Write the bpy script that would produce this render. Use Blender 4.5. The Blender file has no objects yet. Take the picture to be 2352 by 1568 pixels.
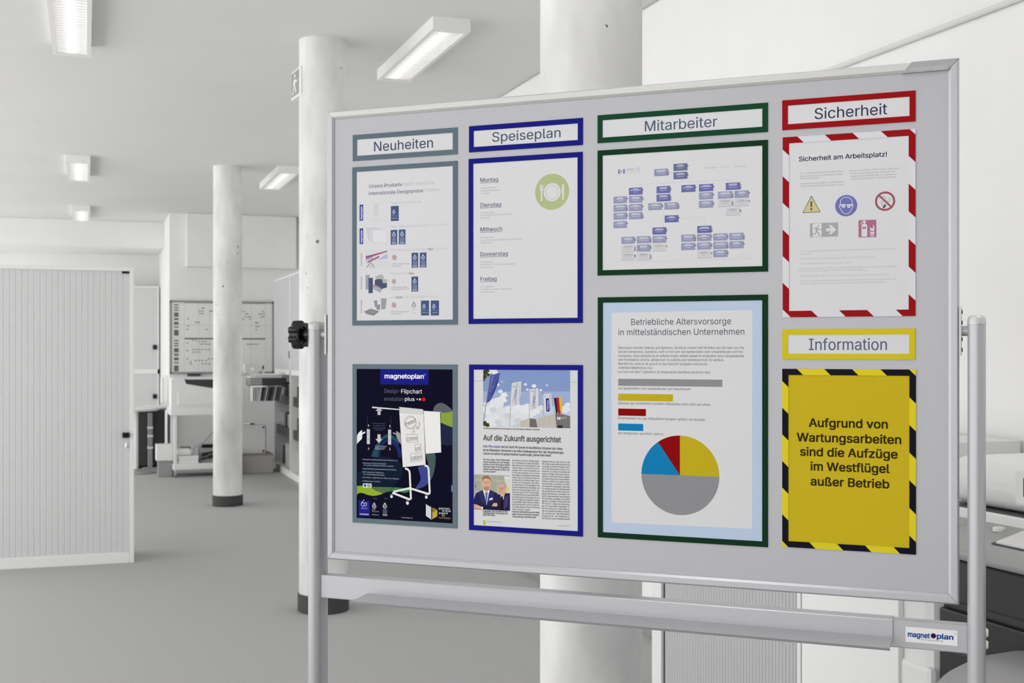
import bpy, bmesh, math, os, random
import numpy as np
from mathutils import Matrix, Vector
from mathutils.geometry import tessellate_polygon
random.seed(7)
S = bpy.context.scene
C = S.collection
R = math.radians
# ------------------------------------------------------------------ camera, world, exposure
F = 2780.0                       # focal length in pixels of the 2352 px wide frame
HOR, CX = 806.0, 1176.0          # horizon row, centre column
YAW = 19.4                       # the room's long axis lies this far left of the view
CZ = 1.38                        # eye height
cam_d = bpy.data.cameras.new('camera')
cam = bpy.data.objects.new('camera', cam_d); C.objects.link(cam)
cam.location = (0, 0, CZ); cam.rotation_euler = (R(90), 0, R(-YAW))
cam_d.sensor_width = 36; cam_d.lens = F / 2352 * 36
cam_d.shift_y = (HOR - 784) / 2352
cam_d.clip_start = .05; cam_d.clip_end = 100
cam_d.dof.use_dof = True; cam_d.dof.focus_distance = 2.28; cam_d.dof.aperture_fstop = 11
S.camera = cam
W = bpy.data.worlds.new('daylight'); S.world = W; W.use_nodes = True
W.node_tree.nodes['Background'].inputs[0].default_value = (1, .992, .975, 1)
W.node_tree.nodes['Background'].inputs[1].default_value = 2.75
TUBE = 3.2                      # fluorescent tube strength
vs = S.view_settings
S.display_settings.display_device = 'sRGB'
vs.view_transform = 'Standard'; vs.look = 'None'; vs.gamma = 1; vs.use_curve_mapping = False
vs.exposure = -0.1

# ------------------------------------------------------------------ colour and materials
def lin(c):
    c = c / 255
    return c / 12.92 if c <= .04045 else ((c + .055) / 1.055) ** 2.4
def alb(col, k=1.0):
    if isinstance(col, (int, float)): col = (col, col, col)
    return tuple(min(.95, lin(x) * k) for x in col) + (1,)
PK = 0.93                        # print albedo per linear picture value
_m = {}
def mat(name, col, rough=.5, metal=0, spec=.5, k=1.0, coat=0):
    if name in _m: return _m[name]
    m = bpy.data.materials.new(name); m.use_nodes = True
    b = m.node_tree.nodes['Principled BSDF']
    b.inputs['Base Color'].default_value = alb(col, k)
    b.inputs['Roughness'].default_value = rough
    b.inputs['Metallic'].default_value = metal
    b.inputs['Specular IOR Level'].default_value = spec
    if coat: b.inputs['Coat Weight'].default_value = coat; b.inputs['Coat Roughness'].default_value = .15
    _m[name] = m
    return m
def noisy(name, c0, c1, scale, rough=.8, bump=0, detail=6, coords='Object', stretch=(1, 1, 1), spots=0):
    m = mat(name, c0, rough, spec=.25); nt = m.node_tree; N = nt.nodes; L = nt.links
    b = N['Principled BSDF']
    tc = N.new('ShaderNodeTexCoord'); mp = N.new('ShaderNodeMapping'); mp.inputs['Scale'].default_value = stretch
    L.new(tc.outputs[coords], mp.inputs[0])
    t = N.new('ShaderNodeTexNoise'); t.inputs['Scale'].default_value = scale; t.inputs['Detail'].default_value = detail
    L.new(mp.outputs[0], t.inputs['Vector'])
    r = N.new('ShaderNodeValToRGB'); r.color_ramp.elements[0].position = .32; r.color_ramp.elements[1].position = .68
    r.color_ramp.elements[0].color = alb(c0); r.color_ramp.elements[1].color = alb(c1)
    L.new(t.outputs['Fac'], r.inputs[0])
    out = r.outputs[0]
    if spots:
        v = N.new('ShaderNodeTexVoronoi'); v.inputs['Scale'].default_value = spots
        n2 = N.new('ShaderNodeTexNoise'); n2.inputs['Scale'].default_value = spots * 2.5
        mx = N.new('ShaderNodeMixRGB'); mx.inputs[0].default_value = .022
        L.new(tc.outputs[coords], n2.inputs['Vector']); L.new(tc.outputs[coords], mx.inputs[1]); L.new(n2.outputs['Color'], mx.inputs[2])
        L.new(mx.outputs[0], v.inputs['Vector'])
        sz = N.new('ShaderNodeMath'); sz.operation = 'MULTIPLY_ADD'
        wn = N.new('ShaderNodeSeparateColor'); L.new(v.outputs['Color'], wn.inputs[0])
        pw = N.new('ShaderNodeMath'); pw.operation = 'POWER'; pw.inputs[1].default_value = 10
        L.new(wn.outputs[0], pw.inputs[0])
        L.new(pw.outputs[0], sz.inputs[0]); sz.inputs[1].default_value = .26; sz.inputs[2].default_value = -.03
        lt = N.new('ShaderNodeMath'); lt.operation = 'LESS_THAN'
        L.new(v.outputs['Distance'], lt.inputs[0]); L.new(sz.outputs[0], lt.inputs[1])
        mm = N.new('ShaderNodeMixRGB'); mm.inputs[2].default_value = alb(120)
        L.new(lt.outputs[0], mm.inputs[0]); L.new(out, mm.inputs[1]); out = mm.outputs[0]
    L.new(out, b.inputs['Base Color'])
    if bump:
        bp = N.new('ShaderNodeBump'); bp.inputs['Strength'].default_value = bump; bp.inputs['Distance'].default_value = .004
        L.new(t.outputs['Fac'], bp.inputs['Height']); L.new(bp.outputs[0], b.inputs['Normal'])
    return m
def glow(name, strength):
    m = bpy.data.materials.new(name); m.use_nodes = True
    b = m.node_tree.nodes['Principled BSDF']
    b.inputs['Emission Color'].default_value = (1, .98, .95, 1); b.inputs['Emission Strength'].default_value = strength
    return m
def ink(col, k=None):  # upper-row sheets pass colours already paled by cover-film glare
    if isinstance(col, (int, float)): col = (col,) * 3
    return mat('ink_%02x%02x%02x' % tuple(int(c) for c in col), col, .55, 0, .03, PK if k is None else k)

WALL = noisy('wall_paint', 232, 236, 3, .85)
WHITE = mat('white_paint', 236, .6)
CEIL = noisy('ceiling_plaster', 220, 224, 1.2, .9)
CARPET = noisy('carpet', 164, 184, 260, .95, .5, 3)
CONC = noisy('concrete', 200, 237, 5, .8, .06, 8, 'Object', (1, 1, .4), 24)
DARK = mat('dark_rubber', 62, .7)
BLACK = mat('black_plastic', 8, .18, 0, .4)
ALU = mat('silver_paint', (170, 171, 175), .32, .25)
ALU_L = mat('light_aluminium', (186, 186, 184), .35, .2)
ALU_D = mat('corner_plastic', (150, 151, 154), .5)
GREYM = mat('tambour_grey', (210, 210, 211), .55)
OFFW = mat('office_white', 232, .45)
MID = mat('mid_grey', 150, .5)
CHAR = mat('charcoal', 52, .5)
CHROME = mat('chrome', 235, .12, 1)

# ------------------------------------------------------------------ frames of reference and mesh building
def rotz(a, loc=(0, 0, 0)): return Matrix.Translation(loc) @ Matrix.Rotation(a, 4, 'Z')
ROOM = Matrix.Identity(4)
def ray(px, py):
    a = R(YAW); xc, zc = (px - CX) / F, (HOR - py) / F
    return Vector((xc * math.cos(a) + math.sin(a), -xc * math.sin(a) + math.cos(a), zc))
def on_floor(px, py):
    d = ray(px, py); t = -CZ / d.z; return Vector((d.x * t, d.y * t, 0))
def on_y(px, py, y):
    d = ray(px, py); t = y / d.y; return Vector((d.x * t, y, CZ + d.z * t))
def on_x(px, py, x):
    d = ray(px, py); t = x / d.x; return Vector((x, d.y * t, CZ + d.z * t))
# the whiteboard stands turned; its own frame: x along the board, y into it, z up
def cam2room(xc, zc):
    a = R(YAW); return (xc * math.cos(a) + zc * math.sin(a), -xc * math.sin(a) + zc * math.cos(a))
_ZL, _ZR = F * .92 / 1026, F * .92 / 1253
_l = cam2room((752.5 - CX) / F * _ZL, _ZL); _r = cam2room((2203 - CX) / F * _ZR, _ZR)
BW = math.dist(_l, _r); BA = math.atan2(_r[1] - _l[1], _r[0] - _l[0])
BOARD = rotz(BA, (_l[0], _l[1], 0)); BINV = BOARD.inverted()
_o = BINV @ Vector((0, 0, CZ))
def P(px, py, y=0.0):
    """photo point -> (u, z) on the upright plane y of the whiteboard"""
    d = BINV.to_3x3() @ ray(px, py); t = (y - _o.y) / d.y
    return (_o.x + d.x * t, _o.z + d.z * t)
def U(px): return P(px, HOR)[0]
def vs_at(px):                       # metres per pixel, upright, at that column
    return P(px, HOR - 100)[1] / 100 - P(px, HOR)[1] / 100

class MB:
    def __init__(s): s.v = []; s.f = []; s.m = []; s.mats = []
    def mi(s, m):
        if m not in s.mats: s.mats.append(m)
        return s.mats.index(m)
    def add(s, vs, fs, m):
        o = len(s.v); s.v += [tuple(v) for v in vs]; k = s.mi(m)
        for f in fs: s.f.append([i + o for i in f]); s.m.append(k)
        return s
    def box(s, x0, x1, y0, y1, z0, z1, m):
        x0, x1 = sorted((x0, x1)); y0, y1 = sorted((y0, y1)); z0, z1 = sorted((z0, z1))
        v = [(x, y, z) for x in (x0, x1) for y in (y0, y1) for z in (z0, z1)]
        return s.add(v, [(0, 1, 3, 2), (4, 6, 7, 5), (0, 4, 5, 1), (2, 3, 7, 6), (0, 2, 6, 4), (1, 5, 7, 3)], m)
    def prism(s, pts, fn, d0, d1, m):
        n = len(pts); v = [fn(p[0], p[1], d0) for p in pts] + [fn(p[0], p[1], d1) for p in pts]
        tri = tessellate_polygon([[Vector((p[0], p[1], 0)) for p in pts]])
        f = [tuple(t) for t in tri] + [tuple(i + n for i in reversed(t)) for t in tri]
        f += [(i, i + n, (i + 1) % n + n, (i + 1) % n) for i in range(n)]
        return s.add(v, f, m)
    def tube(s, path, r, m, n=12, r2=None):
        path = [Vector(p) for p in path]; rings = []
        for i, p in enumerate(path):
            d = (path[min(i + 1, len(path) - 1)] - path[max(i - 1, 0)]).normalized()
            a = d.cross(Vector((0, 0, 1)) if abs(d.z) < .9 else Vector((1, 0, 0))).normalized(); b = d.cross(a)
            rr = r if r2 is None else r + (r2 - r) * i / (len(path) - 1)
            rings.append([p + a * rr * math.cos(2 * math.pi * k / n) + b * rr * math.sin(2 * math.pi * k / n) for k in range(n)])
        v = [q for g in rings for q in g]
        f = [(i * n + k, i * n + (k + 1) % n, (i + 1) * n + (k + 1) % n, (i + 1) * n + k) for i in range(len(path) - 1) for k in range(n)]
        f += [tuple(range(n)), tuple(reversed(range(len(v) - n, len(v))))]
        return s.add(v, f, m)
    def lathe(s, prof, m, cx, cy, n=32):
        v = [(cx + r * math.cos(2 * math.pi * k / n), cy + r * math.sin(2 * math.pi * k / n), z) for r, z in prof for k in range(n)]
        f = [(i * n + k, i * n + (k + 1) % n, (i + 1) * n + (k + 1) % n, (i + 1) * n + k) for i in range(len(prof) - 1) for k in range(n)]
        f += [tuple(reversed(range(n))), tuple(range(len(v) - n, len(v)))]
        return s.add(v, f, m)
    def build(s, name, parent=None, frame=ROOM, bevel=0, smooth=0, seg=2):
        M = frame
        if parent is not None:
            q = parent
            while q.parent: q = q.parent
            M = rotz(q.rotation_euler.z, q.location).inverted() @ frame
        A = np.array(s.v, dtype=float); Mn = np.array(M)
        A = A @ Mn[:3, :3].T + Mn[:3, 3]
        me = bpy.data.meshes.new(name); me.from_pydata(A.tolist(), [], s.f)
        for m in s.mats: me.materials.append(m)
        me.polygons.foreach_set('material_index', s.m)
        me.update()
        if not getattr(s, 'flat', False):
            bm = bmesh.new(); bm.from_mesh(me); bmesh.ops.recalc_face_normals(bm, faces=bm.faces); bm.to_mesh(me); bm.free()
        if smooth:
            me.shade_smooth(); me.set_sharp_from_angle(angle=R(smooth))
        o = bpy.data.objects.new(name, me); C.objects.link(o)
        if parent is not None: o.parent = parent
        if bevel:
            b = o.modifiers.new('edge', 'BEVEL'); b.width = bevel; b.segments = seg; b.limit_method = 'ANGLE'; b.angle_limit = R(40)
        return o
def tag(o, label, cat, group=None):
    o['label'] = label; o['category'] = cat
    if group: o['group'] = group
    return o
def thing(name, label, cat, loc=(0, 0, 0), rz=0, group=None):
    o = bpy.data.objects.new(name, None); C.objects.link(o); o.empty_display_size = .1
    o.location = loc; o.rotation_euler = (0, 0, rz)
    return tag(o, label, cat, group)
def struct(o): o['kind'] = 'structure'; return o
def part(name, parent, *boxes, bevel=0, frame=ROOM, smooth=0):
    m = MB()
    for b in boxes: m.box(*b)
    return m.build(name, parent, frame, bevel, smooth)
def copy_tree(o, parent=None):
    c = o.copy(); C.objects.link(c)
    if parent is not None: c.parent = parent
    for ch in [x for x in KIDS.get(o.name, [])]:
        copy_tree(ch, c)
    return c
KIDS = {}
def index_kids():
    KIDS.clear()
    for o in bpy.data.objects:
        if o.parent: KIDS.setdefault(o.parent.name, []).append(o)

# ------------------------------------------------------------------ the room
CH = 3.03; XR = 2.59; YB = 15.03; YN = 17.45; XP = .945
XL = -3.0; YF = -4.0                   # the window side on the left and the wall behind the viewer
struct(part('floor', None, (XL, 3, YF - .2, 17.7, -.1, 0, CARPET)))
struct(part('ceiling', None, (XL, 3, YF - .2, 17.7, CH, CH + .15, CEIL)))
WALL_R = noisy('wall_right_brightened', 243, 246, 3, .85)  # wall colour lightened to stand in for stronger light on this side
struct(part('wall_right', None, (XR, XR + .2, YF - .2, 16.7, 0, CH, WALL_R)))
struct(part('wall_front', None, (XL, XR, YF - .2, YF, 0, CH, noisy('wall_front_paint', 196, 202, 3, .85))))
struct(part('wall_back', None, (XP, XR, YB, YN + .2, 0, CH, WALL)))
struct(part('wall_back_recess', None, (XL, XP, YN, YN + .2, 0, CH, WALL)))
struct(part('trim_1', None, (2.53, XR, YF, YB, 2.4, CH, WALL_R), bevel=.02))             # boxed duct along the right wall
q0, q1 = on_y(428, 560, YB - .12), on_y(681, 560, YB - .12)
struct(part('trim_2', None, (q0.x, q1.x, YB - .12, YB, 2.39, CH, WALL), bevel=.01))     # boxed duct on the back wall
struct(part('trim_3', None, (XL, XP, 16.15, YN, 2.70, CH, WALL), bevel=.004))        # beam over the recess
struct(part('baseboard_right', None, (XR - .012, XR, YF, YB, 0, .06, MID)))
struct(part('baseboard_back', None, (XP, XR - .012, YB - .012, YB, 0, .06, MID)))

# concrete columns
def column(x, y, r, label):
    t = thing('concrete_column', label, 'column', (x, y, 0), 0, None)
    m = MB(); m.lathe([(r, 0.0), (r, CH)], CONC, x, y, 64); m.build('shaft', t, smooth=40)
    m = MB(); m.lathe([(r + .004, 0.001), (r + .007, .004), (r + .007, .092), (r + .002, .096)], DARK, x, y, 64)
    m.build('base_ring', t, smooth=40)
    return t
cc = cam2room((1357.5 - CX) / F * 3.04, 3.04); column(cc[0], cc[1], .128, 'thick round concrete column directly behind the whiteboard')
cc = cam2room((743 - CX) / F * 6.46, 6.46); column(cc[0], cc[1], .129, "round concrete column behind the whiteboard's black knob")
cc = cam2room((523 - CX) / F * 10.84, 10.84); column(cc[0], cc[1], .127, 'slim far concrete column in front of the wall planner')

# ceiling lights
TUBEM = glow('tube_glow', TUBE); TUBEF = glow('tube_glow_boosted', TUBE * 42)  # second glow is a boosted copy for the added lights out of view
REFL = mat('louver_metal', 238, .45, .55)
def lamp(x, y0, y1, label, tube=None):
    t = thing('ceiling_light', label, 'ceiling light', (x, (y0 + y1) / 2, CH), 0, 'box lights on the ceiling')
    w, h, z1 = .097, .062, CH; z0 = z1 - h
    part('housing', t, (x - w, x - w + .022, y0, y1, z0, z1, WHITE), (x + w - .022, x + w, y0, y1, z0, z1, WHITE),
         (x - w + .022, x + w - .022, y0, y0 + .05, z0, z1, WHITE), (x - w + .022, x + w - .022, y1 - .05, y1, z0, z1, WHITE),
         (x - w + .022, x + w - .022, y0 + .05, y1 - .05, z1 - .008, z1, WHITE))
    lv = MB(); a, b = x - w + .022, x + w - .022
    for sg, e in ((1, a), (-1, b)):
        lv.add([(e, y0 + .05, z0 + .002), (e, y1 - .05, z0 + .002), (e + sg * .02, y1 - .05, z1 - .01), (e + sg * .02, y0 + .05, z1 - .01)], [(0, 1, 2, 3)], REFL)
    n = 24
    for i in range(n):
        yy = y0 + .06 + (y1 - y0 - .12) * i / (n - 1)
        lv.add([(a, yy - .004, z0 + .002), (b, yy - .004, z0 + .002), (b, yy + .004, z0 + .002), (a, yy + .004, z0 + .002),
                (a, yy, z0 + .026), (b, yy, z0 + .026)], [(0, 1, 2, 3), (0, 1, 5, 4), (2, 3, 4, 5)], REFL)
    lv.build('louver', t)
    m = MB(); m.tube([(x, y0 + .06, z0 + .043), (x, y1 - .06, z0 + .043)], .013, tube or TUBEM, 10); m.build('tube', t, smooth=40)
    return t
lamp(-.07, 5.73, 6.94, 'near ceiling light above the big shutter cabinet, cut off by the picture edge')
lamp(-.06, 10.84, 12.05, 'middle one of the ceiling lights in the row above the shutter cabinet')
lamp(-.05, 14.55, 15.76, 'smallest, farthest box light, just under the recess beam')
lamp(1.71, 5.75, 6.96, 'large box light between the two thick columns')
lamp(1.71, 10.84, 12.05, 'small box light right of the slim far column')
lamp(1.71, .65, 1.86, 'unseen box light added overhead, near the copier', TUBEF); lamp(-.07, .65, 1.86, 'unseen box light added overhead, on the window side', TUBEF)  # out of view, added and boosted to brighten board, tray and right wall

# emergency exit sign on the middle column
sa, sb_ = cam2room(-1.186, 6.56), cam2room(-1.092, 6.36)
ex = thing('exit_sign', 'emergency exit sign with running figure on the column under the ceiling', 'sign', (sa[0], sa[1], 2.735))
SM = rotz(math.atan2(sb_[1] - sa[1], sb_[0] - sa[0]), (sa[0], sa[1], 2.735)); sl = math.dist(sa, sb_) - .05
m = MB(); m.box(0, sl + .03, -.012, .012, 0, .15, OFFW); m.build('panel', ex, SM, .003)
def sgn_poly(m, pts, mt, d): m.add([(.008 + p[0] * (sl - .016), -.0122 - d, p[1] * .15) for p in pts], [tuple(range(len(pts)))], mt)
m = MB(); sgn_poly(m, [(0, .07), (1, .07), (1, .93), (0, .93)], MID, .0004); m.build('print_ground', ex, SM)
m = MB()
for pts in ([(.48 + .09 * math.cos(i * .52), .78 + .075 * math.sin(i * .52)) for i in range(12)], [(.36, .68), (.56, .64), (.5, .4), (.34, .42)], [(.36, .68), (.2, .5), (.27, .47), (.42, .6)], [(.54, .64), (.76, .6), (.76, .53), (.54, .54)],
            [(.4, .42), (.5, .42), (.68, .18), (.6, .13)], [(.34, .44), (.45, .4), (.26, .15), (.12, .16), (.12, .22), (.23, .23)]):
    sgn_poly(m, pts, OFFW, .0009)
m.build('print_figure', ex, SM)

# ------------------------------------------------------------------ cabinets
def tambour(m, axis, a0, a1, face, z0, z1, pitch, out, mt):
    """upright ribbed shutter between a0..a1 along axis, its face at `face`, facing -y or -x"""
    n = max(1, round((a1 - a0) / pitch)); p = (a1 - a0) / n; pts = []
    for i in range(n):
        s = a0 + i * p
        pts += [(s, face + .003), (s + p * .10, face), (s + p * .90, face)]
    pts.append((a1, face + .003))
    k = len(pts)
    fn = (lambda s, d, z: (s, d, z)) if axis == 'x' else (lambda s, d, z: (d, s, z))
    v = [fn(s, d, z0) for s, d in pts] + [fn(s, d, z1) for s, d in pts]
    m.add(v, [(i, i + 1, i + 1 + k, i + k) for i in range(k - 1)], mt)
    return m
# big one at the left
yf = 8.27; xr = on_y(308, 900, yf).x; xl = xr - 1.25; zt = 1.925
tc = thing('shutter_cabinet', 'large grey cabinet with ribbed roller shutter and black handle', 'cabinet', ((xl + xr) / 2, yf + .22, 0))
part('carcass', tc, (xl, xr, yf + .03, yf + .45, .0, zt, OFFW), (xl, xl + .03, yf, yf + .03, .05, zt, OFFW), (xr - .028, xr, yf, yf + .03, 0, zt, OFFW),
     (xl + .03, xr - .028, yf, yf + .03, zt - .025, zt, OFFW), (xl + .03, xr - .028, yf, yf + .03, 0, .07, OFFW), bevel=.003)
m = tambour(MB(), 'x', xl + .03, xr - .065, yf + .012, .07, zt - .025, .0365, 0, GREYM); m.build('shutter', tc)
part('shutter_rail', tc, (xr - .065, xr - .028, yf + .008, yf + .03, .07, zt - .025, GREYM), bevel=.003)
hp = on_y(290, 998, yf)
h = part('handle', tc, (xr - .075, xr - .03, yf - .022, yf + .008, hp.z - .02, hp.z + .015, BLACK), bevel=.006); h['label'] = 'black shutter handle'
part('lock', tc, (xr - .054, xr - .036, yf - .002, yf + .008, hp.z - .085, hp.z - .05, CHROME), bevel=.004)
part('top_catch', tc, (xr - .075, xr - .03, yf - .002, yf + .012, zt - .04, zt - .027, BLACK))
# tall one in the recess
yf = 16.9; xa, xb = on_y(300, 900, yf).x - .5, on_y(365.5, 900, yf).x
t2 = thing('shutter_cabinet', 'tall pale double-height shutter cabinet in the recess beside the white pier', 'cabinet', ((xa + xb) / 2, yf + .2, 0))
zt = on_y(330, 657, yf).z; zm = on_y(330, 853, yf).z
part('carcass', t2, (xa, xb, yf + .03, YN - .002, 0, zt, OFFW), (xa, xb, yf, yf + .03, zt - .02, zt, OFFW), (xa, xb, yf, yf + .03, zm - .03, zm + .03, OFFW),
     (xa, xb, yf, yf + .03, 0, .08, OFFW), (xb - .02, xb, yf, yf + .03, .08, zt - .02, OFFW), (xa, xa + .02, yf, yf + .03, .08, zt - .02, OFFW))
for z0, z1 in ((.08, zm - .03), (zm + .03, zt - .02)):
    m = tambour(MB(), 'x', xa + .02, xb - .075, yf + .012, z0, z1, .035, 0, GREYM); s_ = m.build('shutter', t2)
    hz = on_y(356, 797 if z0 > 1 else 910, yf).z
    part('shutter_rail', s_, (xb - .075, xb - .02, yf + .01, yf + .03, z0, z1, GREYM))
    part('handle', s_, (xb - .08, xb - .03, yf - .02, yf + .01, hz - .03, hz + .03, BLACK), bevel=.006)
DOORG = mat('door_grey', (196, 196, 198), .35)
# glass-fronted run on the right
XF = 2.1; ya, yb = 11.9, 14.42
f1 = on_x(632, 642, XF); zt = 2.215; zr = on_x(660, 853, XF).z
t3 = thing('filing_cabinet', 'tall white filing cabinet run with grey panel doors above open file bays', 'cabinet', (XF + .26, (ya + yb) / 2, 0))
bays = [yb]
for px in (666, 712): bays.append(on_x(px, 900, XF).y)
bays.append(ya)
bx = [(XF + .46, XR - .013, ya, yb, 0, zt, OFFW), (XF, XF + .46, ya, yb, zt - .02, zt, OFFW), (XF, XF + .46, ya, yb, 0, .07, OFFW), (XF, XF + .46, ya, yb, zr - .035, zr + .02, OFFW)]
for b in bays: bx.append((XF, XF + .46, max(ya, b - .022), min(yb, b + .022), .07, zt - .02, OFFW))
part('carcass', t3, *bx)
for i in range(3):
    y1, y0 = bays[i] - .022, bays[i + 1] + .022
    d = part('door', t3, (XF + .012, XF + .03, y0, y1, zr + .02, zt - .02, DOORG))
    part('edge_strip', t3, (XF - .001, XF + .05, y0, y0 + .02, .07, zr - .035, CHAR))
    part('handle', d, (XF - .005, XF + .012, y0 + .03, y0 + .045, 1.30, 1.38, BLACK))
    for k, z in enumerate((.42, .78)):
        part('file_tray', t3, (XF + .03, XF + .46, y0, y1, z, z + .03, CHAR), (XF + .03, XF + .04, y0, y1, z + .03, z + .10, CHAR))
def folder(name, x0, x1, y, z0, z1, th, mt, label, cat, group):
    return tag(part(name, None, (x0, x1, y, y + th, z0, z1, mt)), label, cat, group)
PAPER = mat('paper_white', 235, .8)
PAPER2 = mat('paper_buff', 205, .8)
FILE = mat('file_dark', 96, .7)
k = 0
for i in range(2):
    y1, y0 = bays[i] - .03, bays[i + 1] + .03
    for z, zh, nm in ((.07, .26, 'on the floor-level shelf'), (.452, .24, 'in the lower file tray'), (.812, .22, 'in the upper file tray')):
        n = 7
        for j in range(n):
            yy = y0 + .02 + (y1 - y0 - .06) * j / (n - 1)
            folder('folder', XF + .07, XF + .36, yy, z + .001, z + zh * (.82 + .18 * ((j * 7 + i * 3) % 5) / 4), .018 + .01 * (j % 3), (PAPER, FILE, PAPER2)[(j + i) % 3] if z > .3 else (PAPER, PAPER, FILE)[j % 3],
                   'upright folder %s of the %s' % (nm, 'bay by the back wall' if i == 0 else 'bay beside the knobbed column'), 'folder', 'folders %s bay %s' % (nm, 'one' if i == 0 else 'two'))
# suspension file frame pulled out of the run
ys = 13.55
a = on_y(569, 900, ys); b = on_y(640, 900, ys)
z0, z1 = on_y(600, 921, ys).z, on_y(600, 868, ys).z
sx0 = a.x; sx1 = XF + .012
t4 = thing('pull_out_file_frame', 'dark pull-out frame of hanging files jutting from the filing cabinet', 'file frame', ((sx0 + sx1) / 2, ys + .2, z0))
part('tray', t4, (sx0 + .16, sx1, ys, ys + .33, z1 - .085, z1, CHAR), (sx0 + .02, sx0 + .16, ys, ys + .33, z1 - .08, z1 - .004, MID), bevel=.008)
part('rail', t4, (sx0 + .04, sx1, ys + .01, ys + .025, z1 - .10, z1 - .085, CHROME), (sx0 + .04, sx1, ys + .30, ys + .315, z1 - .10, z1 - .085, CHROME))
for j in range(15):
    xx = sx0 + .05 + (sx1 - sx0 - .10) * j / 14
    m = MB(); lean = 0 if j < 3 else min(.03, .01 * (j - 2))
    m.add([(xx, ys + .02, z1 - .102), (xx + .012, ys + .02, z1 - .102), (xx + .012, ys + .31, z1 - .102), (xx, ys + .31, z1 - .102),
           (xx - lean, ys + .02, z0), (xx + .012 - lean, ys + .02, z0), (xx + .012 - lean, ys + .31, z0), (xx - lean, ys + .31, z0)],
          [(0, 1, 2, 3), (4, 5, 6, 7), (0, 1, 5, 4), (1, 2, 6, 5), (2, 3, 7, 6), (3, 0, 4, 7)], (PAPER, PAPER2, PAPER2, PAPER2, PAPER, CHAR, FILE, PAPER2, FILE, CHAR, FILE, PAPER2, FILE, FILE, MID)[j])
    tag(m.build('hanging_file'), 'slim file hanging under the dark pull-out frame', 'file', 'files in the pull-out frame')
tag(part('paper_stack', None, (sx0 + .03, sx1 - .05, ys + .03, ys + .30, z1 + .001, z1 + .018, PAPER), (sx0 + .08, sx1 - .08, ys + .02, ys + .29, z1 + .018, z1 + .034, PAPER2), (sx0 + .05, sx1 - .03, ys + .04, ys + .3, z1 + .034, z1 + .046, PAPER), bevel=.002),
    'loose stack of papers lying on the dark pull-out frame', 'papers')
lb = thing('leaning_box', 'buff box with a pale round sticker on the paper stack', 'box', (sx0 + .06, ys + .18, z1 + .047))
part('carton', lb, (sx0 - .02, sx0 + .14, ys + .1, ys + .26, z1 + .047, z1 + .155, PAPER2), bevel=.004)
m = MB(); m.add([(sx0 + .065 + .022 * math.cos(i * .4), ys + .0995, z1 + .1 + .022 * math.sin(i * .4)) for i in range(16)], [tuple(range(16))], PAPER); m.build('print_sticker', lb)
gl = thing('glue_bottle', 'small dark-capped bottle on the paper stack beside the box', 'bottle', (sx0 + .19, ys + .17, z1 + .047))
m = MB(); m.lathe([(.018, z1 + .047), (.018, z1 + .085), (.01, z1 + .097)], PAPER, sx0 + .19, ys + .17, 16); m.build('bottle_body', gl, smooth=40)
m = MB(); m.lathe([(.011, z1 + .097), (.009, z1 + .135)], CHAR, sx0 + .19, ys + .17, 16); m.build('cap', gl, smooth=40)

# white case on a carton, right of the far column
a = on_floor(630, 1086); cy0 = 13.86
x1 = on_y(628, 1000, cy0).x; x0 = x1 - .36; zc = on_y(600, 1043, cy0).z
BROWN = mat('carton_board', (176, 170, 166), .8)
tcar = thing('cardboard_carton', 'flat cardboard carton on the floor under the white case', 'carton', ((x0 + x1) / 2, cy0 + .25, 0))
part('carton_body', tcar, (x0, x1, cy0, cy0 + .5, 0, zc - .015, BROWN), bevel=.004)
part('lid', tcar, (x0 - .003, x1 + .003, cy0 - .003, cy0 + .503, zc - .015, zc, mat('carton_lid', (150, 146, 143), .8)), bevel=.003)
wx1 = on_y(611, 1000, cy0 + .1).x; wz1 = on_y(600, 975, cy0 + .1).z
case = thing('white_case', 'white case with black corner studs standing on the carton', 'case', (wx1 - .3, cy0 + .19, zc))
part('case_body', case, (wx1 - .34, wx1, cy0 + .1, cy0 + .26, zc, wz1, OFFW), bevel=.012)
for sx in (wx1 - .03, wx1 - .31):
    for sz in (zc + .03, wz1 - .03):
        m = MB(); m.tube([(sx, cy0 + .1, sz), (sx, cy0 + .095, sz)], .011, BLACK, 12); m.build('corner_stud', case)
part('edge_band', case, (wx1 - .002, wx1 + .006, cy0 + .14, cy0 + .22, zc + .005, wz1 - .01, CHAR))
sb = thing('silver_holder', 'silver desk holder with dark tip lying on top of the white case', 'holder', (wx1 - .17, cy0 + .17, wz1))
part('holder_body', sb, (wx1 - .29, wx1 - .17, cy0 + .14, cy0 + .2, wz1, wz1 + .028, CHROME), bevel=.006)
part('tip', sb, (wx1 - .17, wx1 - .12, cy0 + .155, cy0 + .185, wz1, wz1 + .016, BLACK), bevel=.004)

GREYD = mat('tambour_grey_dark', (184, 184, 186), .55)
# near shutter cabinet seen under the whiteboard
XN = 2.15; y1 = on_x(1497, 1450, XN).y; y1i = on_x(1521, 1450, XN).y; y0i = on_x(1822, 1450, XN).y; y0 = on_x(1838, 1450, XN).y
t5 = thing('shutter_cabinet', 'grey shutter cabinet seen below the whiteboard behind the pen tray', 'cabinet', (XN + .24, (y0 + y1) / 2, 0))
part('carcass', t5, (XN + .03, XR - .013, y0, y1, 0, 1.15, OFFW), (XN, XN + .03, y1i + .012, y1, 0, 1.15, OFFW), (XN, XN + .03, y0, y0i - .02, 0, 1.15, OFFW),
     (XN, XN + .03, y0i - .02, y1i + .012, 1.12, 1.15, OFFW), (XN, XN + .03, y0i - .02, y1i + .012, 0, .05, OFFW), bevel=.002)
m = tambour(MB(), 'y', y0i, y1i, XN + .012, .05, 1.12, .021, 0, GREYD); m.build('shutter', t5)
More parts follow.
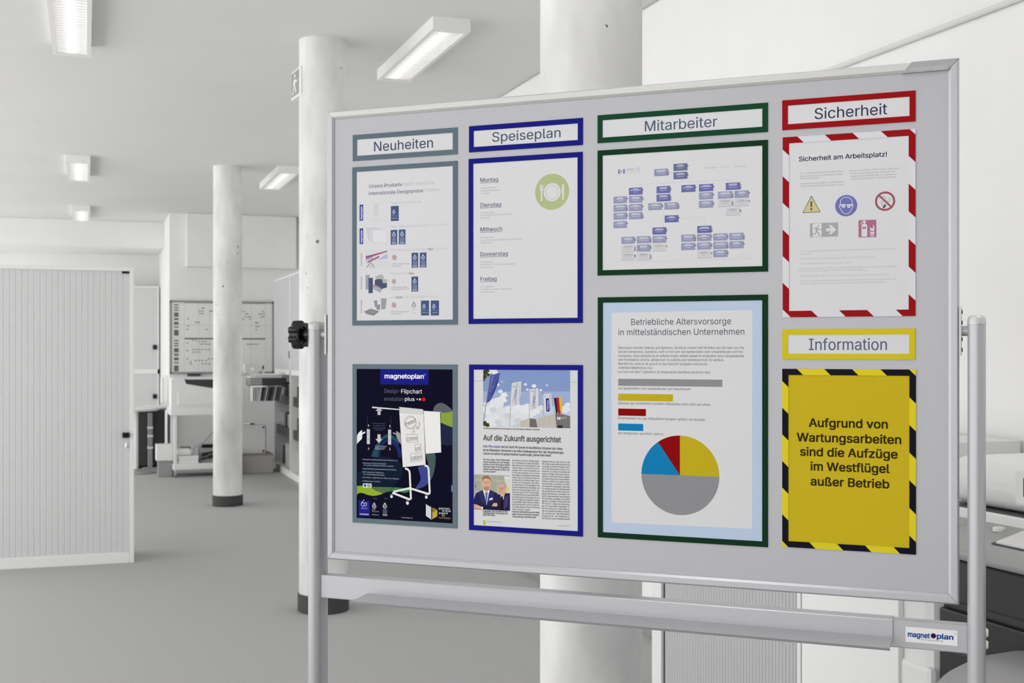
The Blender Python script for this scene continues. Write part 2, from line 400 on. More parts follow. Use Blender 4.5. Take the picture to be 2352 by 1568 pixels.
part('shutter_rail', t5, (XN + .01, XN + .03, y0i - .02, y0i, .05, 1.12, MID))
part('shutter_rail', t5, (XN + .012, XN + .03, y1i, y1i + .012, .05, 1.12, CHAR))

yw = on_x(2064, 1450, XN).y
t6 = thing('cupboard', 'plain white cupboard between the grey shutter cabinet and the photocopier', 'cupboard', (XN + .24, (y0 + yw) / 2, 0))
part('carcass', t6, (XN + .02, XR - .013, yw, y0 - .004, 0, 1.12, OFFW), bevel=.003)
dr = part('door', t6, (XN + .001, XN + .019, yw + .003, y0 - .007, .06, 1.115, WHITE), bevel=.002)
part('handle', dr, (XN - .02, XN + .001, yw + .04, yw + .055, .86, .98, CHROME), bevel=.004)

# ------------------------------------------------------------------ corner with planner, printer and trolley
pa, pb = on_y(390, 690, YB - .03), on_y(629, 864, YB - .03)
pz0, pz1 = on_y(390, 858, YB - .03).z, pa.z
wp = thing('wall_planner', 'magnetic year planner board with small markers hung on the back wall', 'planner', ((pa.x + pb.x) / 2, YB - .02, pz0))
part('panel', wp, (pa.x, pb.x, YB - .022, YB - .001, pz0, pz1, OFFW))
part('frame', wp, (pa.x, pb.x, YB - .03, YB - .001, pz1 - .02, pz1, MID), (pa.x, pb.x, YB - .03, YB - .001, pz0, pz0 + .02, MID),
     (pa.x, pa.x + .02, YB - .03, YB - .001, pz0, pz1, MID), (pb.x - .02, pb.x, YB - .03, YB - .001, pz0, pz1, MID))
LG = mat('planner_line', 195, .7); MK = mat('planner_mark', 105, .7)
def wpx(px): return pa.x + (px - 391) / (628 - 391) * (pb.x - pa.x)
def wpz(py): return pz1 - (py - 688) / (861 - 688) * (pz1 - pz0)
m = MB(); yq = YB - .0225
def wrect(px0, py0, px1, py1, mt, d=0): m.box(wpx(px0), wpx(px1), yq - .0008 - d, yq, wpz(py1), wpz(py0), mt)
for py in (744.5, 775.5): wrect(394, py, 625, py + .7, LG)
for px in (413, 423, 455, 480, 509, 540, 575, 608): wrect(px, 692, px + .5, 856, LG)
m.build('print_lines', wp)
for base in (0, 84.5):
    m = MB()
    for py, hh in ((696.5, 3), (703, 3), (709, 3), (716, 10), (729, 5), (738, 7), (749, 3), (757, 14)):
        wrect(400.5, py + base, 410.5, py + hh + base, MK)
    wrect(424, 690 + base + (2 if base else 0), 608, 693 + base + (2 if base else 0), MK)
    m.build('print_legend', wp)
rows = [(704, (462, 465), ), (711, (456, 462, 479, 484, 556, 601)), (717, (457, 462, 561, 565, 592, 597, 603)), (724, (560, 566, 571, 597, 602)), (730, (430, 555, 571)), (738, (448, 454, 584, 588)), (747, (590, 430, 585)),
        (755, (428, 472, 585)), (781, (440, 447)), (784, (455, 462, 469)), (790, (458, 464, 471, 477, 565, 570, 576, 582, 588)), (787, (428,)), (803, (441, 448, 455, 462, 470, 477)), (805, (428,)), (809, (441, 448, 455)),
        (825, (428, 476, 484)), (829, (447, 455, 462, 470)), (832, (436,)), (837, (435, 462, 470, 477))]
mkp = None
for py, xs in rows:
    for px in xs:
        o = MB(); o.box(wpx(px), wpx(px + 4.2), yq - .004, yq - .0004, wpz(py + 1.7), wpz(py), MK)
        tag(o.build('planner_magnet'), 'tiny dark strip magnet on the year planner', 'magnet', 'strip magnets on the year planner')
part('pen_ledge', wp, (wpx(430), wpx(459), YB - .07, YB - .03, pz0 - .03, pz0 - .002, CHAR), bevel=.004)

# trolley, printer and what lies on it
ty = 13.67; tx0, tx1 = on_y(391, 1000, ty).x, on_y(391, 1000, ty).x + .74; td = .52
tz = on_y(400, 937, ty).z; lz = on_y(450, 1064, ty).z
tr = thing('printer_trolley', 'white two-tier trolley on castors carrying the printer', 'trolley', ((tx0 + tx1) / 2, ty + td / 2, 0))
part('top_shelf', tr, (tx0, tx1, ty, ty + td, tz - .085, tz, OFFW), bevel=.012)
part('bottom_shelf', tr, (tx0 + .03, tx1, ty + .01, ty + td - .01, lz - .07, lz, OFFW), bevel=.01)
for lx in (tx0 + .055, tx1 - .055):
    for ly in (ty + .03, ty + td - .03):
        l_ = MB(); l_.box(lx - .018, lx + .018, ly - .018, ly + .018, .085, tz - .08, OFFW); lg = l_.build('leg', tr, bevel=.005)
        w_ = MB(); w_.tube([(lx - .012, ly, .035), (lx + .012, ly, .035)], .035, MID, 20); w_.tube([(lx, ly, .03), (lx, ly, .09)], .012, OFFW, 10); w_.build('castor', lg, smooth=40)
px1 = tx0 + .80; pz = tz
pr = thing('laser_printer', 'white laser printer with dark output slot on the trolley', 'printer', (tx0 + .38, ty + .26, tz))
ph = on_y(420, 868, ty).z - tz
m = MB(); prof = [(0, 0), (.70, 0), (.70, ph * .55), (.42, ph * .66), (.16, ph * .80), (.14, ph * .98), (.11, ph), (.02, ph), (0, ph * .95)]
m.prism(prof, lambda a, b, d: (tx0 + .01 + a, ty + .02 + d, tz + b), 0, .44, OFFW); m.build('housing', pr, bevel=.012)
part('output_tray', pr, (tx0 + .16, tx0 + .70, ty + .05, ty + .44, tz + ph * .5, tz + ph * .93, CHAR), bevel=.01)
part('top_cover', pr, (tx0 + .14, tx0 + .6, ty + .06, ty + .46, tz + ph * .94, tz + ph * 1.0, OFFW), bevel=.006)
part('paper_drawer', pr, (tx0 + .08, tx0 + .68, ty + .008, ty + .02, tz + .03, tz + ph * .55, OFFW), bevel=.006)
part('power_brick', None, (tx0 + .13, tx0 + .24, ty + .3, ty + .4, lz + .001, lz + .16, BLACK), bevel=.006)
tag(bpy.data.objects['power_brick'], 'black box standing at the back of the lower trolley shelf', 'box')
# lower-shelf clutter
bk = [(tx0 + .09, tx0 + .30, .0, .028), (tx0 + .10, tx0 + .295, .028, .052), (tx0 + .09, tx0 + .305, .052, .082)]
for k, (a_, b_, c_, d_) in enumerate(bk):
    tag(part('catalogue', None, (a_, b_, ty + .03, ty + .28, lz + c_ + .001, lz + d_, PAPER), bevel=.002),
        ('bottom catalogue of the white pile on the lower trolley shelf', 'middle catalogue of the white pile on the lower trolley shelf', 'top catalogue of the white pile on the lower trolley shelf')[k], 'catalogue', 'catalogues on the trolley')
tag(part('document_box', None, (tx0 - .14, tx0 + .04, ty + .1, ty + .32, lz + .03, lz + .205, OFFW), bevel=.006), 'white box jutting over the left end of the lower trolley shelf', 'box')
part('box_plinth', None, (tx0 - .12, tx0 + .03, ty + .12, ty + .3, .001, lz + .029, MID), bevel=.004)
tag(bpy.data.objects['box_plinth'], 'grey stand under the white box left of the trolley', 'stand')
m = MB()
for k in range(9):
    a_ = tx0 + .335 + .07 * (k % 3); zz = lz + .03 + .028 * (k // 3 * 1.0) + .01 * (k % 2)
    m.tube([(a_, ty + .05, zz + .01), (a_ + .12, ty + .12, zz + .03), (a_ + .15, ty + .1, zz + .005), (a_ + .13, ty + .3, zz + .02)], .012, CHAR, 8)
m.box(tx0 + .33, tx0 + .66, ty + .08, ty + .4, lz + .002, lz + .16, MID)
tag(m.build('tool_bag', None, bevel=.01), 'dark grey bag on the lower trolley shelf beside the catalogues', 'bag')
tag(part('packing_bag', None, (tx0 + .07, tx0 + .24, ty + .06, ty + .26, lz + .083, lz + .155, PAPER), bevel=.03), 'crumpled white bag on top of the catalogue pile', 'bag')
tag(part('black_stapler', None, (tx0 + .34, tx0 + .50, ty + .1, ty + .18, lz + .163, lz + .20, BLACK), bevel=.015), 'black tool lying over the dark bag on the trolley', 'tool')
m = MB(); m.tube([(tx1 - .02, YB - .05, .62), (tx1 - .12, YB - .05, .45), (tx1 - .25, YB - .06, .3), (tx1 - .38, YB - .05, .22), (tx1 - .4, YB - .06, .01)], .004, MID, 8)
tag(m.build('power_cable', None, smooth=40), 'thin cable hanging down the wall behind the trolley', 'cable')

# papers and phone on the pier's side
pier = XP - .002
def on_pier(px, py): return on_x(px, py, pier)
for k, (pxa, pxb, ya_, yb_, lab) in enumerate(((364, 384, 655, 785, 'upper long paper notice pinned to the side of the white pier'), (368, 386, 794, 868, 'lower paper notice pinned to the side of the white pier'))):
    a_ = on_pier(pxb, ya_); b_ = on_pier(pxa, yb_)
    yA, yB2 = 15.2, 16.1 - .2 * k
    tag(part('paper_notice', None, (pier - .006, pier + .0015, yA, yB2, CZ + (HOR - yb_) / F * 15.4, CZ + (HOR - ya_) / F * 15.4, PAPER)), lab, 'notice')
ph_ = thing('wall_phone', 'white wall telephone mounted on the pier above the desk', 'telephone', (pier - .04, 15.5, 1.0))
part('phone_base', ph_, (pier - .05, pier + .001, 15.2, 15.5, .72, 1.08, OFFW), bevel=.01)
part('handset', ph_, (pier - .09, pier - .05, 15.22, 15.30, .74, 1.06, PAPER), bevel=.012)
# round pedestal table and the dark cabinet behind it
pt = on_floor(312, 1086); ttz = .745
tt = thing('pedestal_table', 'small white pedestal table with a round foot beside the big cabinet', 'table', (pt.x, pt.y, 0))
m = MB(); m.lathe([(.22, 0), (.22, .012), (.06, .03), (.028, .05)], MID, pt.x, pt.y, 32); m.build('foot', tt, smooth=35)
m = MB(); m.lathe([(.028, .05), (.028, ttz - .04)], OFFW, pt.x, pt.y, 20); m.build('column', tt, smooth=35)
m = MB(); m.lathe([(.24, ttz - .04), (.262, ttz - .02), (.262, ttz - .004), (.25, ttz)], OFFW, pt.x, pt.y, 48); m.build('table_top', tt, smooth=35)
dy = 14.85; da, db = on_y(314, 1000, dy).x, on_y(379, 1000, dy).x
dz = on_y(350, 942, dy).z
dc = thing('dark_cabinet', 'black low cabinet with a ringed pale post before it', 'cabinet', ((da + db) / 2, dy + .25, 0))
part('carcass', dc, (da, db, dy, dy + .55, .03, dz, CHAR), bevel=.006)
part('plinth', dc, (da + .01, db - .01, dy + .02, dy + .53, 0, .03, BLACK))
part('cabinet_top', dc, (da - .01, db + .012, dy - .02, dy + .56, dz, dz + .022, MID), bevel=.004)
pc = on_y(345, 1000, dy - .06).x
ps = thing('desk_post', 'pale grey desk post with three light rings before the black cabinet', 'post', (pc, dy - .06, 0))
part('pole', ps, (pc - .026, pc + .026, dy - .09, dy - .03, .02, dz - .03, MID), bevel=.006)
for py in (982, 1001, 1028):
    zz = on_y(345, py, dy - .09).z
    part('ring', ps, (pc - .031, pc + .031, dy - .096, dy - .024, zz - .012, zz + .012, OFFW), bevel=.003)
part('foot_plate', ps, (pc - .085, pc + .085, dy - .15, dy - .03, 0, .02, MID), bevel=.004)
part('desk_leaf', ps, (pc - .05, pc + .3, dy - .10, dy + .3, dz + .023, dz + .05, OFFW), bevel=.006)

# ------------------------------------------------------------------ the copier at the right
XC = 1.88; YE = 2.48; YC = 1.15
cp = thing('photocopier', 'large white and dark photocopier behind the right board post', 'photocopier', (XC + .36, (YE + YC) / 2, 0))
yd = on_x(2144, 1400, XC).y
xb_ = XR - .015
part('side_body', cp, (XC, xb_, yd, YE, .02, .90, OFFW), bevel=.03)
part('side_cover', cp, (XC - .006, XC + .05, yd + .002, YE - .006, .03, .635, OFFW), bevel=.014)
part('dark_body', cp, (XC + .03, xb_, YC, yd, .02, .905, CHAR))
for z0_, z1_ in ((.80, .90), (.70, .78), (.575, .69), (.40, .565), (.23, .39), (.06, .22)):
    part('paper_drawer', cp, (XC + (.012 if z0_ > .5 else 0), XC + .03, YC, yd - .004, z0_, z1_, mat('copier_dark', 38, .35)), bevel=.006)
for zz in (.692, .568):
    part('trim_bar', cp, (XC + .004, XC + .014, YC, yd - .01, zz, zz + .006, mat('satin_bar', 190, .25, .8)), bevel=.002)
# operating panel: sloped deck with rounded lip
m = MB(); prof = [(-.032, .912), (-.04, .922), (-.037, .938), (-.012, .952), (.12, .988), (.12, .906), (0, .906)]
m.prism([(XC + a, b) for a, b in prof], lambda a, b, d: (a, d, b), YC, YE - .02, mat('copier_grey', 162, .4)); m.build('operating_panel', cp, bevel=.006, smooth=50)
m = MB(); y_s = on_x(2262, 1220, XC).y
def deck(a, d, h=0): return (XC + a, d, .9553 + a * .2727 + h)
m.add([deck(.004, YC, .006), deck(.004, y_s - .03, .006), deck(.095, y_s - .03, .006), deck(.095, YC, .006), deck(.004, YC, 0), deck(.004, y_s - .03, 0), deck(.095, y_s - .03, 0), deck(.095, YC, 0)],
      [(0, 1, 2, 3), (0, 4, 5, 1), (1, 5, 6, 2), (2, 6, 7, 3), (3, 7, 4, 0)], OFFW); m.build('touch_screen', cp)
m = MB(); m.add([deck(-.002, YC, .002), deck(-.002, y_s - .02, .002), deck(.10, y_s - .02, .002), deck(.10, YC, .002)], [(0, 1, 2, 3)], BLACK); m.build('screen_surround', cp)
for a_, dd, rr in ((.07, .0, .014), (.05, .12, .009), (.045, .14, .007)):
    c_ = deck(a_, y_s + .035 + dd, 0)
    m = MB(); m.lathe([(rr, c_[2] - .002), (rr, c_[2] + .005), (rr * .8, c_[2] + .008)], OFFW, c_[0], c_[1], 20); m.build('button', cp, smooth=40)
part('scanner_body', cp, (XC + .10, xb_, YC, YE - .02, .9, 1.006, OFFW), bevel=.006)
part('glass_gap', cp, (XC + .105, xb_ - .005, YC + .005, YE - .03, 1.006, 1.011, CHAR))
ad = part('document_feeder', cp, (XC + .10, xb_, YC, YE - .03, 1.011, 1.128, OFFW), bevel=.05, smooth=89)
ad.modifiers[0].segments = 8
gy = on_x(2330, 1100, XC + .1).y
part('grip_recess', ad, (XC + .098, XC + .12, YC + .12, gy - .02, 1.045, 1.105, CHAR), bevel=.01)
part('grip_surround', ad, (XC + .0985, XC + .115, YC + .1, gy, 1.03, 1.115, OFFW), bevel=.012)
# output tray in front of it: rounded grey shell
m = MB()
oc = on_x(2290, 1500, XC - .18)
for k in range(1):
    pass
prof = []
yL, yR = on_x(2128, 1545, XC - .16).y, YC
n = 48; rows_ = []
for i in range(n + 1):
    s = i / n; y_ = yL + (yR - yL) * s
    zt_ = .748 - .085 * max(0, 1 - s * 7) ** 2 + .02 * s
    rows_.append([(XC - .012, y_, zt_), (XC - .10, y_, zt_ - .004), (XC - .15, y_, zt_ - .02), (XC - .175, y_, zt_ - .05), (XC - .17, y_, zt_ - .12), (XC - .15, y_, .5), (XC - .012, y_, .5)])
v = [p for r_ in rows_ for p in r_]; kk = 7
f = [(i * kk + j, i * kk + j + 1, (i + 1) * kk + j + 1, (i + 1) * kk + j) for i in range(n) for j in range(kk - 1)] + [tuple(range(kk)), tuple(range(n * kk, n * kk + kk))]
m.add(v, f, mat('copier_tray', 148, .5)); m.build('output_tray', cp, smooth=50)

# ------------------------------------------------------------------ the mobile whiteboard
bz0, bz1 = CZ - .4275, CZ + .4925
SURF = mat('board_enamel', (165, 166, 171), .28, 0, .5)
bx_, by_, _ = BOARD @ Vector((BW / 2, 0, 0))
wb = thing('mobile_whiteboard', 'large silver-framed magnetic whiteboard on a tilting stand with pen tray', 'whiteboard', (bx_, by_, 0), BA)
def bpart(name, *boxes, parent=None, bevel=0, smooth=0): return part(name, parent or wb, *boxes, bevel=bevel, frame=BOARD, smooth=smooth)
bpart('writing_surface', (.012, BW - .012, 0, .014, bz0 + .012, bz1 - .012, SURF))
RAIL = [(0, .017), (0, -.001), (.0025, -.0045), (.0125, -.0045), (.0175, -.001), (.0175, .017)]
cor = [(0, bz0, 1, 1), (BW, bz0, -1, 1), (BW, bz1, -1, -1), (0, bz1, 1, -1)]
for i in range(4):
    a_, b_ = cor[i], cor[(i + 1) % 4]; n = len(RAIL)
    v = [(c[0] + c[2] * d, y, c[1] + c[3] * d) for c in (a_, b_) for d, y in RAIL]
    m = MB(); m.add(v, [(k, (k + 1) % n, (k + 1) % n + n, k + n) for k in range(n)] + [tuple(range(n)), tuple(range(n, 2 * n))], ALU if i != 2 else ALU_L)  # top rail in the lighter metal: overhead light put into its colour
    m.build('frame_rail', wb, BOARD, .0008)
# moulded corner sleeve with embossed name
uc = U(2072); tri = [(uc, bz1 - .0178), (uc + .016, bz1 + .0006), (BW + .0004, bz1 + .0006), (BW - .0175, bz1 - .0178)]
m = MB(); m.prism(tri, lambda a, b, d: (a, d, b), -.0052, .017, ALU_D); cornerc = m.build('corner_sleeve', wb, BOARD, .0006)
# posts: flat-oval tubes
PW, PD, PYC = .029, .052, .013
def stadium(uc, w, d, n=10):
    r = w / 2; k = d / 2 - r
    return [(uc + r * math.cos(t), PYC + k + r * math.sin(t)) for t in [math.pi * i / n for i in range(n + 1)]] + [(uc + r * math.cos(t), PYC - k + r * math.sin(t)) for t in [math.pi + math.pi * i / n for i in range(n + 1)]]
uL, uR = -.0305, BW + .0275
for uc, sgn in ((uL, -1), (uR, 1)):
    m = MB(); m.prism(stadium(uc, PW, PD), lambda a, b, d: (a, b, d), .06, CZ + .045, ALU); po = m.build('post', wb, BOARD, 0, 35)
    m = MB(); st = stadium(uc, PW + .001, PD + .001)
    k = len(st); lv = []
    for zz, sc in ((CZ + .045, 1), (CZ + .053, .98), (CZ + .0585, .85), (CZ + .0605, .55)):
        lv += [((p[0] - uc) * sc + uc, (p[1] - PYC) * (1 - (1 - sc) * .6) + PYC, zz) for p in st]
    m.add(lv, [(i * k + j, i * k + (j + 1) % k, (i + 1) * k + (j + 1) % k, (i + 1) * k + j) for i in range(3) for j in range(k)] + [tuple(range(3 * k, 4 * k))], ALU_L)
    m.build('post_cap', po, BOARD, 0, 50)
    ft = bpart('foot', (uc - .02, uc + .02, -.3, .33, .045, .085, ALU), bevel=.01)
    for yy in (-.27, .3):
        w_ = MB(); w_.tube([(uc - .014, yy, .025), (uc + .014, yy, .025)], .025, BLACK, 20); w_.tube([(uc, yy, .025), (uc, yy, .05)], .008, CHROME, 8); w_.build('castor', ft, BOARD, 0, 40)
    e = 0 if sgn < 0 else BW
    m = MB(); m.tube([(e, .008, CZ + .034), (uc - sgn * .012, .008, CZ + .034)], .0085, ALU, 16); m.tube([(e + sgn * .011, .008, CZ + .034), (uc - sgn * .012, .008, CZ + .034)], .0075, BLACK, 16)
    m.build('pivot_pin', wb, BOARD, 0, 40)
    bpart('pivot_plate', (e, e + sgn * .004, -.0065, .015, CZ + .034 - .041, CZ + .034 + .041, ALU_L), bevel=.0008)
    for zz in (-.032, -.014, .014, .032) if sgn > 0 else ():
        m = MB(); m.tube([(e + .004, .004, CZ + .034 + zz), (e + .0055, .004, CZ + .034 + zz)], .0035, BLACK, 10); m.build('screw', wb, BOARD)
# star knob
m = MB(); n = 84; ring = []
for i in range(n):
    t = 2 * math.pi * i / n; ring.append((0.0272 + .0032 * math.tanh(1.6 * math.cos(7 * t)), t))
def kn(u, sc): return [(u, .008 + r * sc * math.cos(t), CZ + .034 + r * sc * math.sin(t)) for r, t in ring]
st = [(-.086, .55), (-.0855, .86), (-.083, .97), (-.080, 1), (-.064, 1), (-.0615, .97), (-.060, .9), (-.0602, .6), (-.0625, .56)]
v = [p for u, sc in st for p in kn(u, sc)]
m.add(v, [(i * n + j, i * n + (j + 1) % n, (i + 1) * n + (j + 1) % n, (i + 1) * n + j) for i in range(len(st) - 1) for j in range(n)] + [tuple(range(n)), tuple(range((len(st) - 1) * n, len(st) * n))], BLACK)
m.tube([(-.066, .008, CZ + .034), (-.052, .008, CZ + .034), (-.0445, .008, CZ + .034)], .013, BLACK, 24)
kb = m.build('tilt_knob', wb, BOARD, 0, 40); kb['label'] = 'black star-shaped clamping knob'
# cross bar, tray
tz1, tz0 = CZ - .4615, CZ - .509
bar = bpart('cross_bar', (uL + PW / 2 - .001, uR - PW / 2 + .001, 0, .026, tz0, tz1, ALU), bevel=.002)
ut0, ut1 = U(846), U(2051)
prof = [(.027, tz1 + .0012), (-.0015, tz1 + .0012), (-.003, tz1 - .001), (-.003, tz0 + .018), (-.068, tz0 + .0155), (-.0715, tz0 + .0145), (-.062, tz0 + .008), (-.061, tz0 + .009), (-.0675, tz0 + .0135), (-.001, tz0 + .0165), (-.001, tz1), (.027, tz1)]
m = MB(); m.prism(prof, lambda a, b, d: (d, a, b), ut0, ut1, ALU); m.build('pen_tray', wb, BOARD, .0005)
for zz in (.016, .036):
    m = MB(); uo = uR + PW / 2
    m.tube([(uo, .008, tz0 + zz), (uo + .002, .008, tz0 + zz), (uo + .004, .008, tz0 + zz)], .0085, mat('screw_cap', (214, 212, 204), .5), 18, .0055); m.build('screw', wb, BOARD, 0, 60)

# ------------------------------------------------------------------ printing: flat shapes and lettering on the board's sheets
FONT = None
try:
    FONT = bpy.data.fonts.load(os.path.join(bpy.utils.system_resource('DATAFILES'), 'fonts', 'Inter.woff2'))
except Exception:
    FONT = None                                   # Blender's own default face
_tc = {}
def outline(s_):
    """closed contours of a line of lettering, one list of points each"""
    c = bpy.data.curves.new('t', 'FONT')
    if FONT: c.font = FONT
    c.body = s_; c.size = 1; c.resolution_u = 3; c.fill_mode = 'NONE'
    o = bpy.data.objects.new('t', c); me = bpy.data.meshes.new_from_object(o)
    n = len(me.vertices); V = np.empty(n * 3); me.vertices.foreach_get('co', V); V = V.reshape(-1, 3)[:, :2]
    nb = [[] for _ in range(n)]
    for e in me.edges: i, j = e.vertices; nb[i].append(j); nb[j].append(i)
    first = [e.vertices[:] for e in me.edges]
    bpy.data.objects.remove(o); bpy.data.curves.remove(c); bpy.data.meshes.remove(me)
    seen = [False] * n; loops = []
    for i, j in first:
        if seen[i]: continue
        lp_ = [i]; seen[i] = True; p_, q_ = i, j
        while not seen[q_]:
            seen[q_] = True; lp_.append(q_); nx = [k for k in nb[q_] if k != p_]; p_, q_ = q_, (nx[0] if nx else i)
        if len(lp_) > 2: loops.append(V[lp_])
    return loops
def area(p_): x, y = p_[:, 0], p_[:, 1]; return .5 * float(np.dot(x, np.roll(y, -1)) - np.dot(y, np.roll(x, -1)))
def inside(pt, p_):
    x, y = pt; X, Y = p_[:, 0], p_[:, 1]; X2, Y2 = np.roll(X, -1), np.roll(Y, -1)
    k = (Y > y) != (Y2 > y)
    return bool(np.sum(x < X[k] + (y - Y[k]) / (Y2[k] - Y[k]) * (X2[k] - X[k])) % 2)
def glyphs(s_, off=0):
    """verts (x, y, layer) and triangles; off > 0 strikes the line again slightly moved, for bolder faces"""
    key = (s_, off)
    if key in _tc: return _tc[key]
    L_ = outline(s_); A = [area(p_) for p_ in L_]; sg = 1 if sum(A) > 0 else -1
    outs = [i for i, a_ in enumerate(A) if a_ * sg > 0]; holes = {i: [] for i in outs}
    for h_, a_ in enumerate(A):
        if a_ * sg < 0:
            own = [i for i in outs if abs(A[i]) > abs(a_) and L_[i][:, 0].min() <= L_[h_][0, 0] <= L_[i][:, 0].max() and inside(L_[h_][0], L_[i])]
            if own: holes[min(own, key=lambda i: abs(A[i]))].append(h_)
    vs_, fs = [], []
    for k, i in enumerate(outs):
        polys = [[Vector((x, y, 0)) for x, y in L_[j]] for j in [i] + holes[i]]; o = len(vs_)
        for pl in polys: vs_ += [(q_.x, q_.y, k % 3) for q_ in pl]
        fs += [tuple(o + t_ for t_ in tr_) for tr_ in tessellate_polygon(polys)]
    base = np.array(vs_, dtype=float); sh = [(0, 0)]
    if off > 0: sh = [(-off, 0), (off, 0)] if off < .01 else [(-off, -.6 * off), (off, -.6 * off), (-off, .6 * off), (off, .6 * off)]
    V = np.concatenate([base + np.array((dx, dy, 3 * i)) for i, (dx, dy) in enumerate(sh)]); n = len(base)
    _tc[key] = (V, [tuple(j + i * n for j in f_) for i in range(len(sh)) for f_ in fs])
    return _tc[key]
CAPH = glyphs('H', 0)[0][:, 1].max()

class Print:
    """draws on an upright plane of the whiteboard, in photo pixels turned into places on that plane"""
    def __init__(s, parent, depth): s.p = parent; s.d = depth; s.boxes = []; s.parts = {}
    def _mb(s, part): return s.parts.setdefault(part, MB())
    def _y(s, uz):
        """each shape lies one ink layer above whatever it overlaps"""
        a = np.array([q[:2] for q in uz]); x0, y0 = a.min(0); x1, y1 = a.max(0)
        l = 1 + max((b[4] for b in s.boxes if b[0] < x1 and b[2] > x0 and b[1] < y1 and b[3] > y0), default=0)
        s.boxes.append((x0, y0, x1, y1, l)); return s.d - l * 1.2e-5
    def raw(s, part, uz, faces, col, lay=None):
        y = s._y(uz); s._mb(part).add([(q[0], y - (0 if lay is None else lay[i] * 9e-7), q[1]) for i, q in enumerate(uz)], faces, ink(col))
    def poly(s, part, pts, col, uz=False):
        q = pts if uz else [P(*p) for p in pts]
        s.raw(part, q, [tuple(t) for t in tessellate_polygon([[Vector((a, b, 0)) for a, b in q]])], col)
    def rect(s, part, x0, y0, x1, y1, col):
        u0, u1 = U(x0), U(x1); z0, z1 = P(x0, y1)[1], P(x0, y0)[1]
        s.raw(part, [(u0, z0), (u1, z0), (u1, z1), (u0, z1)], [(0, 1, 2, 3)], col)
    def disc(s, part, cx, cy, r, col, a0=0, a1=360, n=48, sx=1):
        u, z = P(cx, cy); r *= vs_at(cx)
        pts = [(u + sx * r * math.cos(R(a0 + (a1 - a0) * i / n)), z + r * math.sin(R(a0 + (a1 - a0) * i / n))) for i in range(n + (0 if a1 - a0 >= 360 else 1))]
        if a1 - a0 < 360: pts = [(u, z)] + pts
        s.poly(part, pts, col, True)
    def line(s, part, pts, w, col, closed=False, uz=False):
        q = [Vector(p if uz else P(*p)) for p in pts]; w = w * vs_at(pts[0][0]) / 2 if not uz else w / 2
        n = len(q); A = []
        for i in range(n):
            a = q[i - 1] if (closed or i) else q[i]; b = q[(i + 1) % n] if (closed or i < n - 1) else q[i]
            d = (b - a).normalized(); nn = Vector((-d.y, d.x)); A.append(q[i] + nn * w); A.append(q[i] - nn * w)
        k = n if closed else n - 1
        s.raw(part, [tuple(a) for a in A], [(2 * i, 2 * i + 1, (2 * i + 3) % (2 * n), (2 * i + 2) % (2 * n)) for i in range(k)], col)
    def ring(s, part, cx, cy, r, w, col, a0=0, a1=360, n=40, sx=1, tilt=0):
        u, z = P(cx, cy); k = vs_at(cx); pts = []
        for i in range(n + (0 if a1 - a0 >= 360 else 1)):
            t = R(a0 + (a1 - a0) * i / n); x, y = sx * r * k * math.cos(t), r * k * math.sin(t)
            pts.append((u + x * math.cos(R(tilt)) - y * math.sin(R(tilt)), z + x * math.sin(R(tilt)) + y * math.cos(R(tilt))))
        s.line(part, pts, w * k, col, a1 - a0 >= 360, True)
    def text(s, part, t, x0, y, x1, cap, col, off=0.0, y1=None):
        V, fs = glyphs(t, off); lo, hi = V[:, 0].min(), V[:, 0].max()
        u0, z0 = P(x0, y); u1 = U(x1); k = cap * vs_at(x0) / CAPH
        sl = 0 if y1 is None else (P(x1, y1)[1] - z0) / (u1 - u0)
        uu = u0 + (V[:, 0] - lo) / (hi - lo) * (u1 - u0)
        s.raw(part, list(zip(uu, z0 + V[:, 1] * k + (uu - u0) * sl)), fs, col, V[:, 2])
    def vtext(s, part, t, x, yb, yt, cap, col, off=0.0):
        """reads upward from (x, yb) to (x, yt); x is its baseline"""
        V, fs = glyphs(t, off); lo, hi = V[:, 0].min(), V[:, 0].max()
        u0, z0 = P(x, yb); z1 = P(x, yt)[1]; k = cap * vs_at(x) / CAPH
        s.raw(part, list(zip(u0 - V[:, 1] * k, z0 + (V[:, 0] - lo) / (hi - lo) * (z1 - z0))), fs, col, V[:, 2])
    def done(s):
        for k, m in s.parts.items(): m.flat = True; m.build(k.split('#')[0], s.p, BOARD)

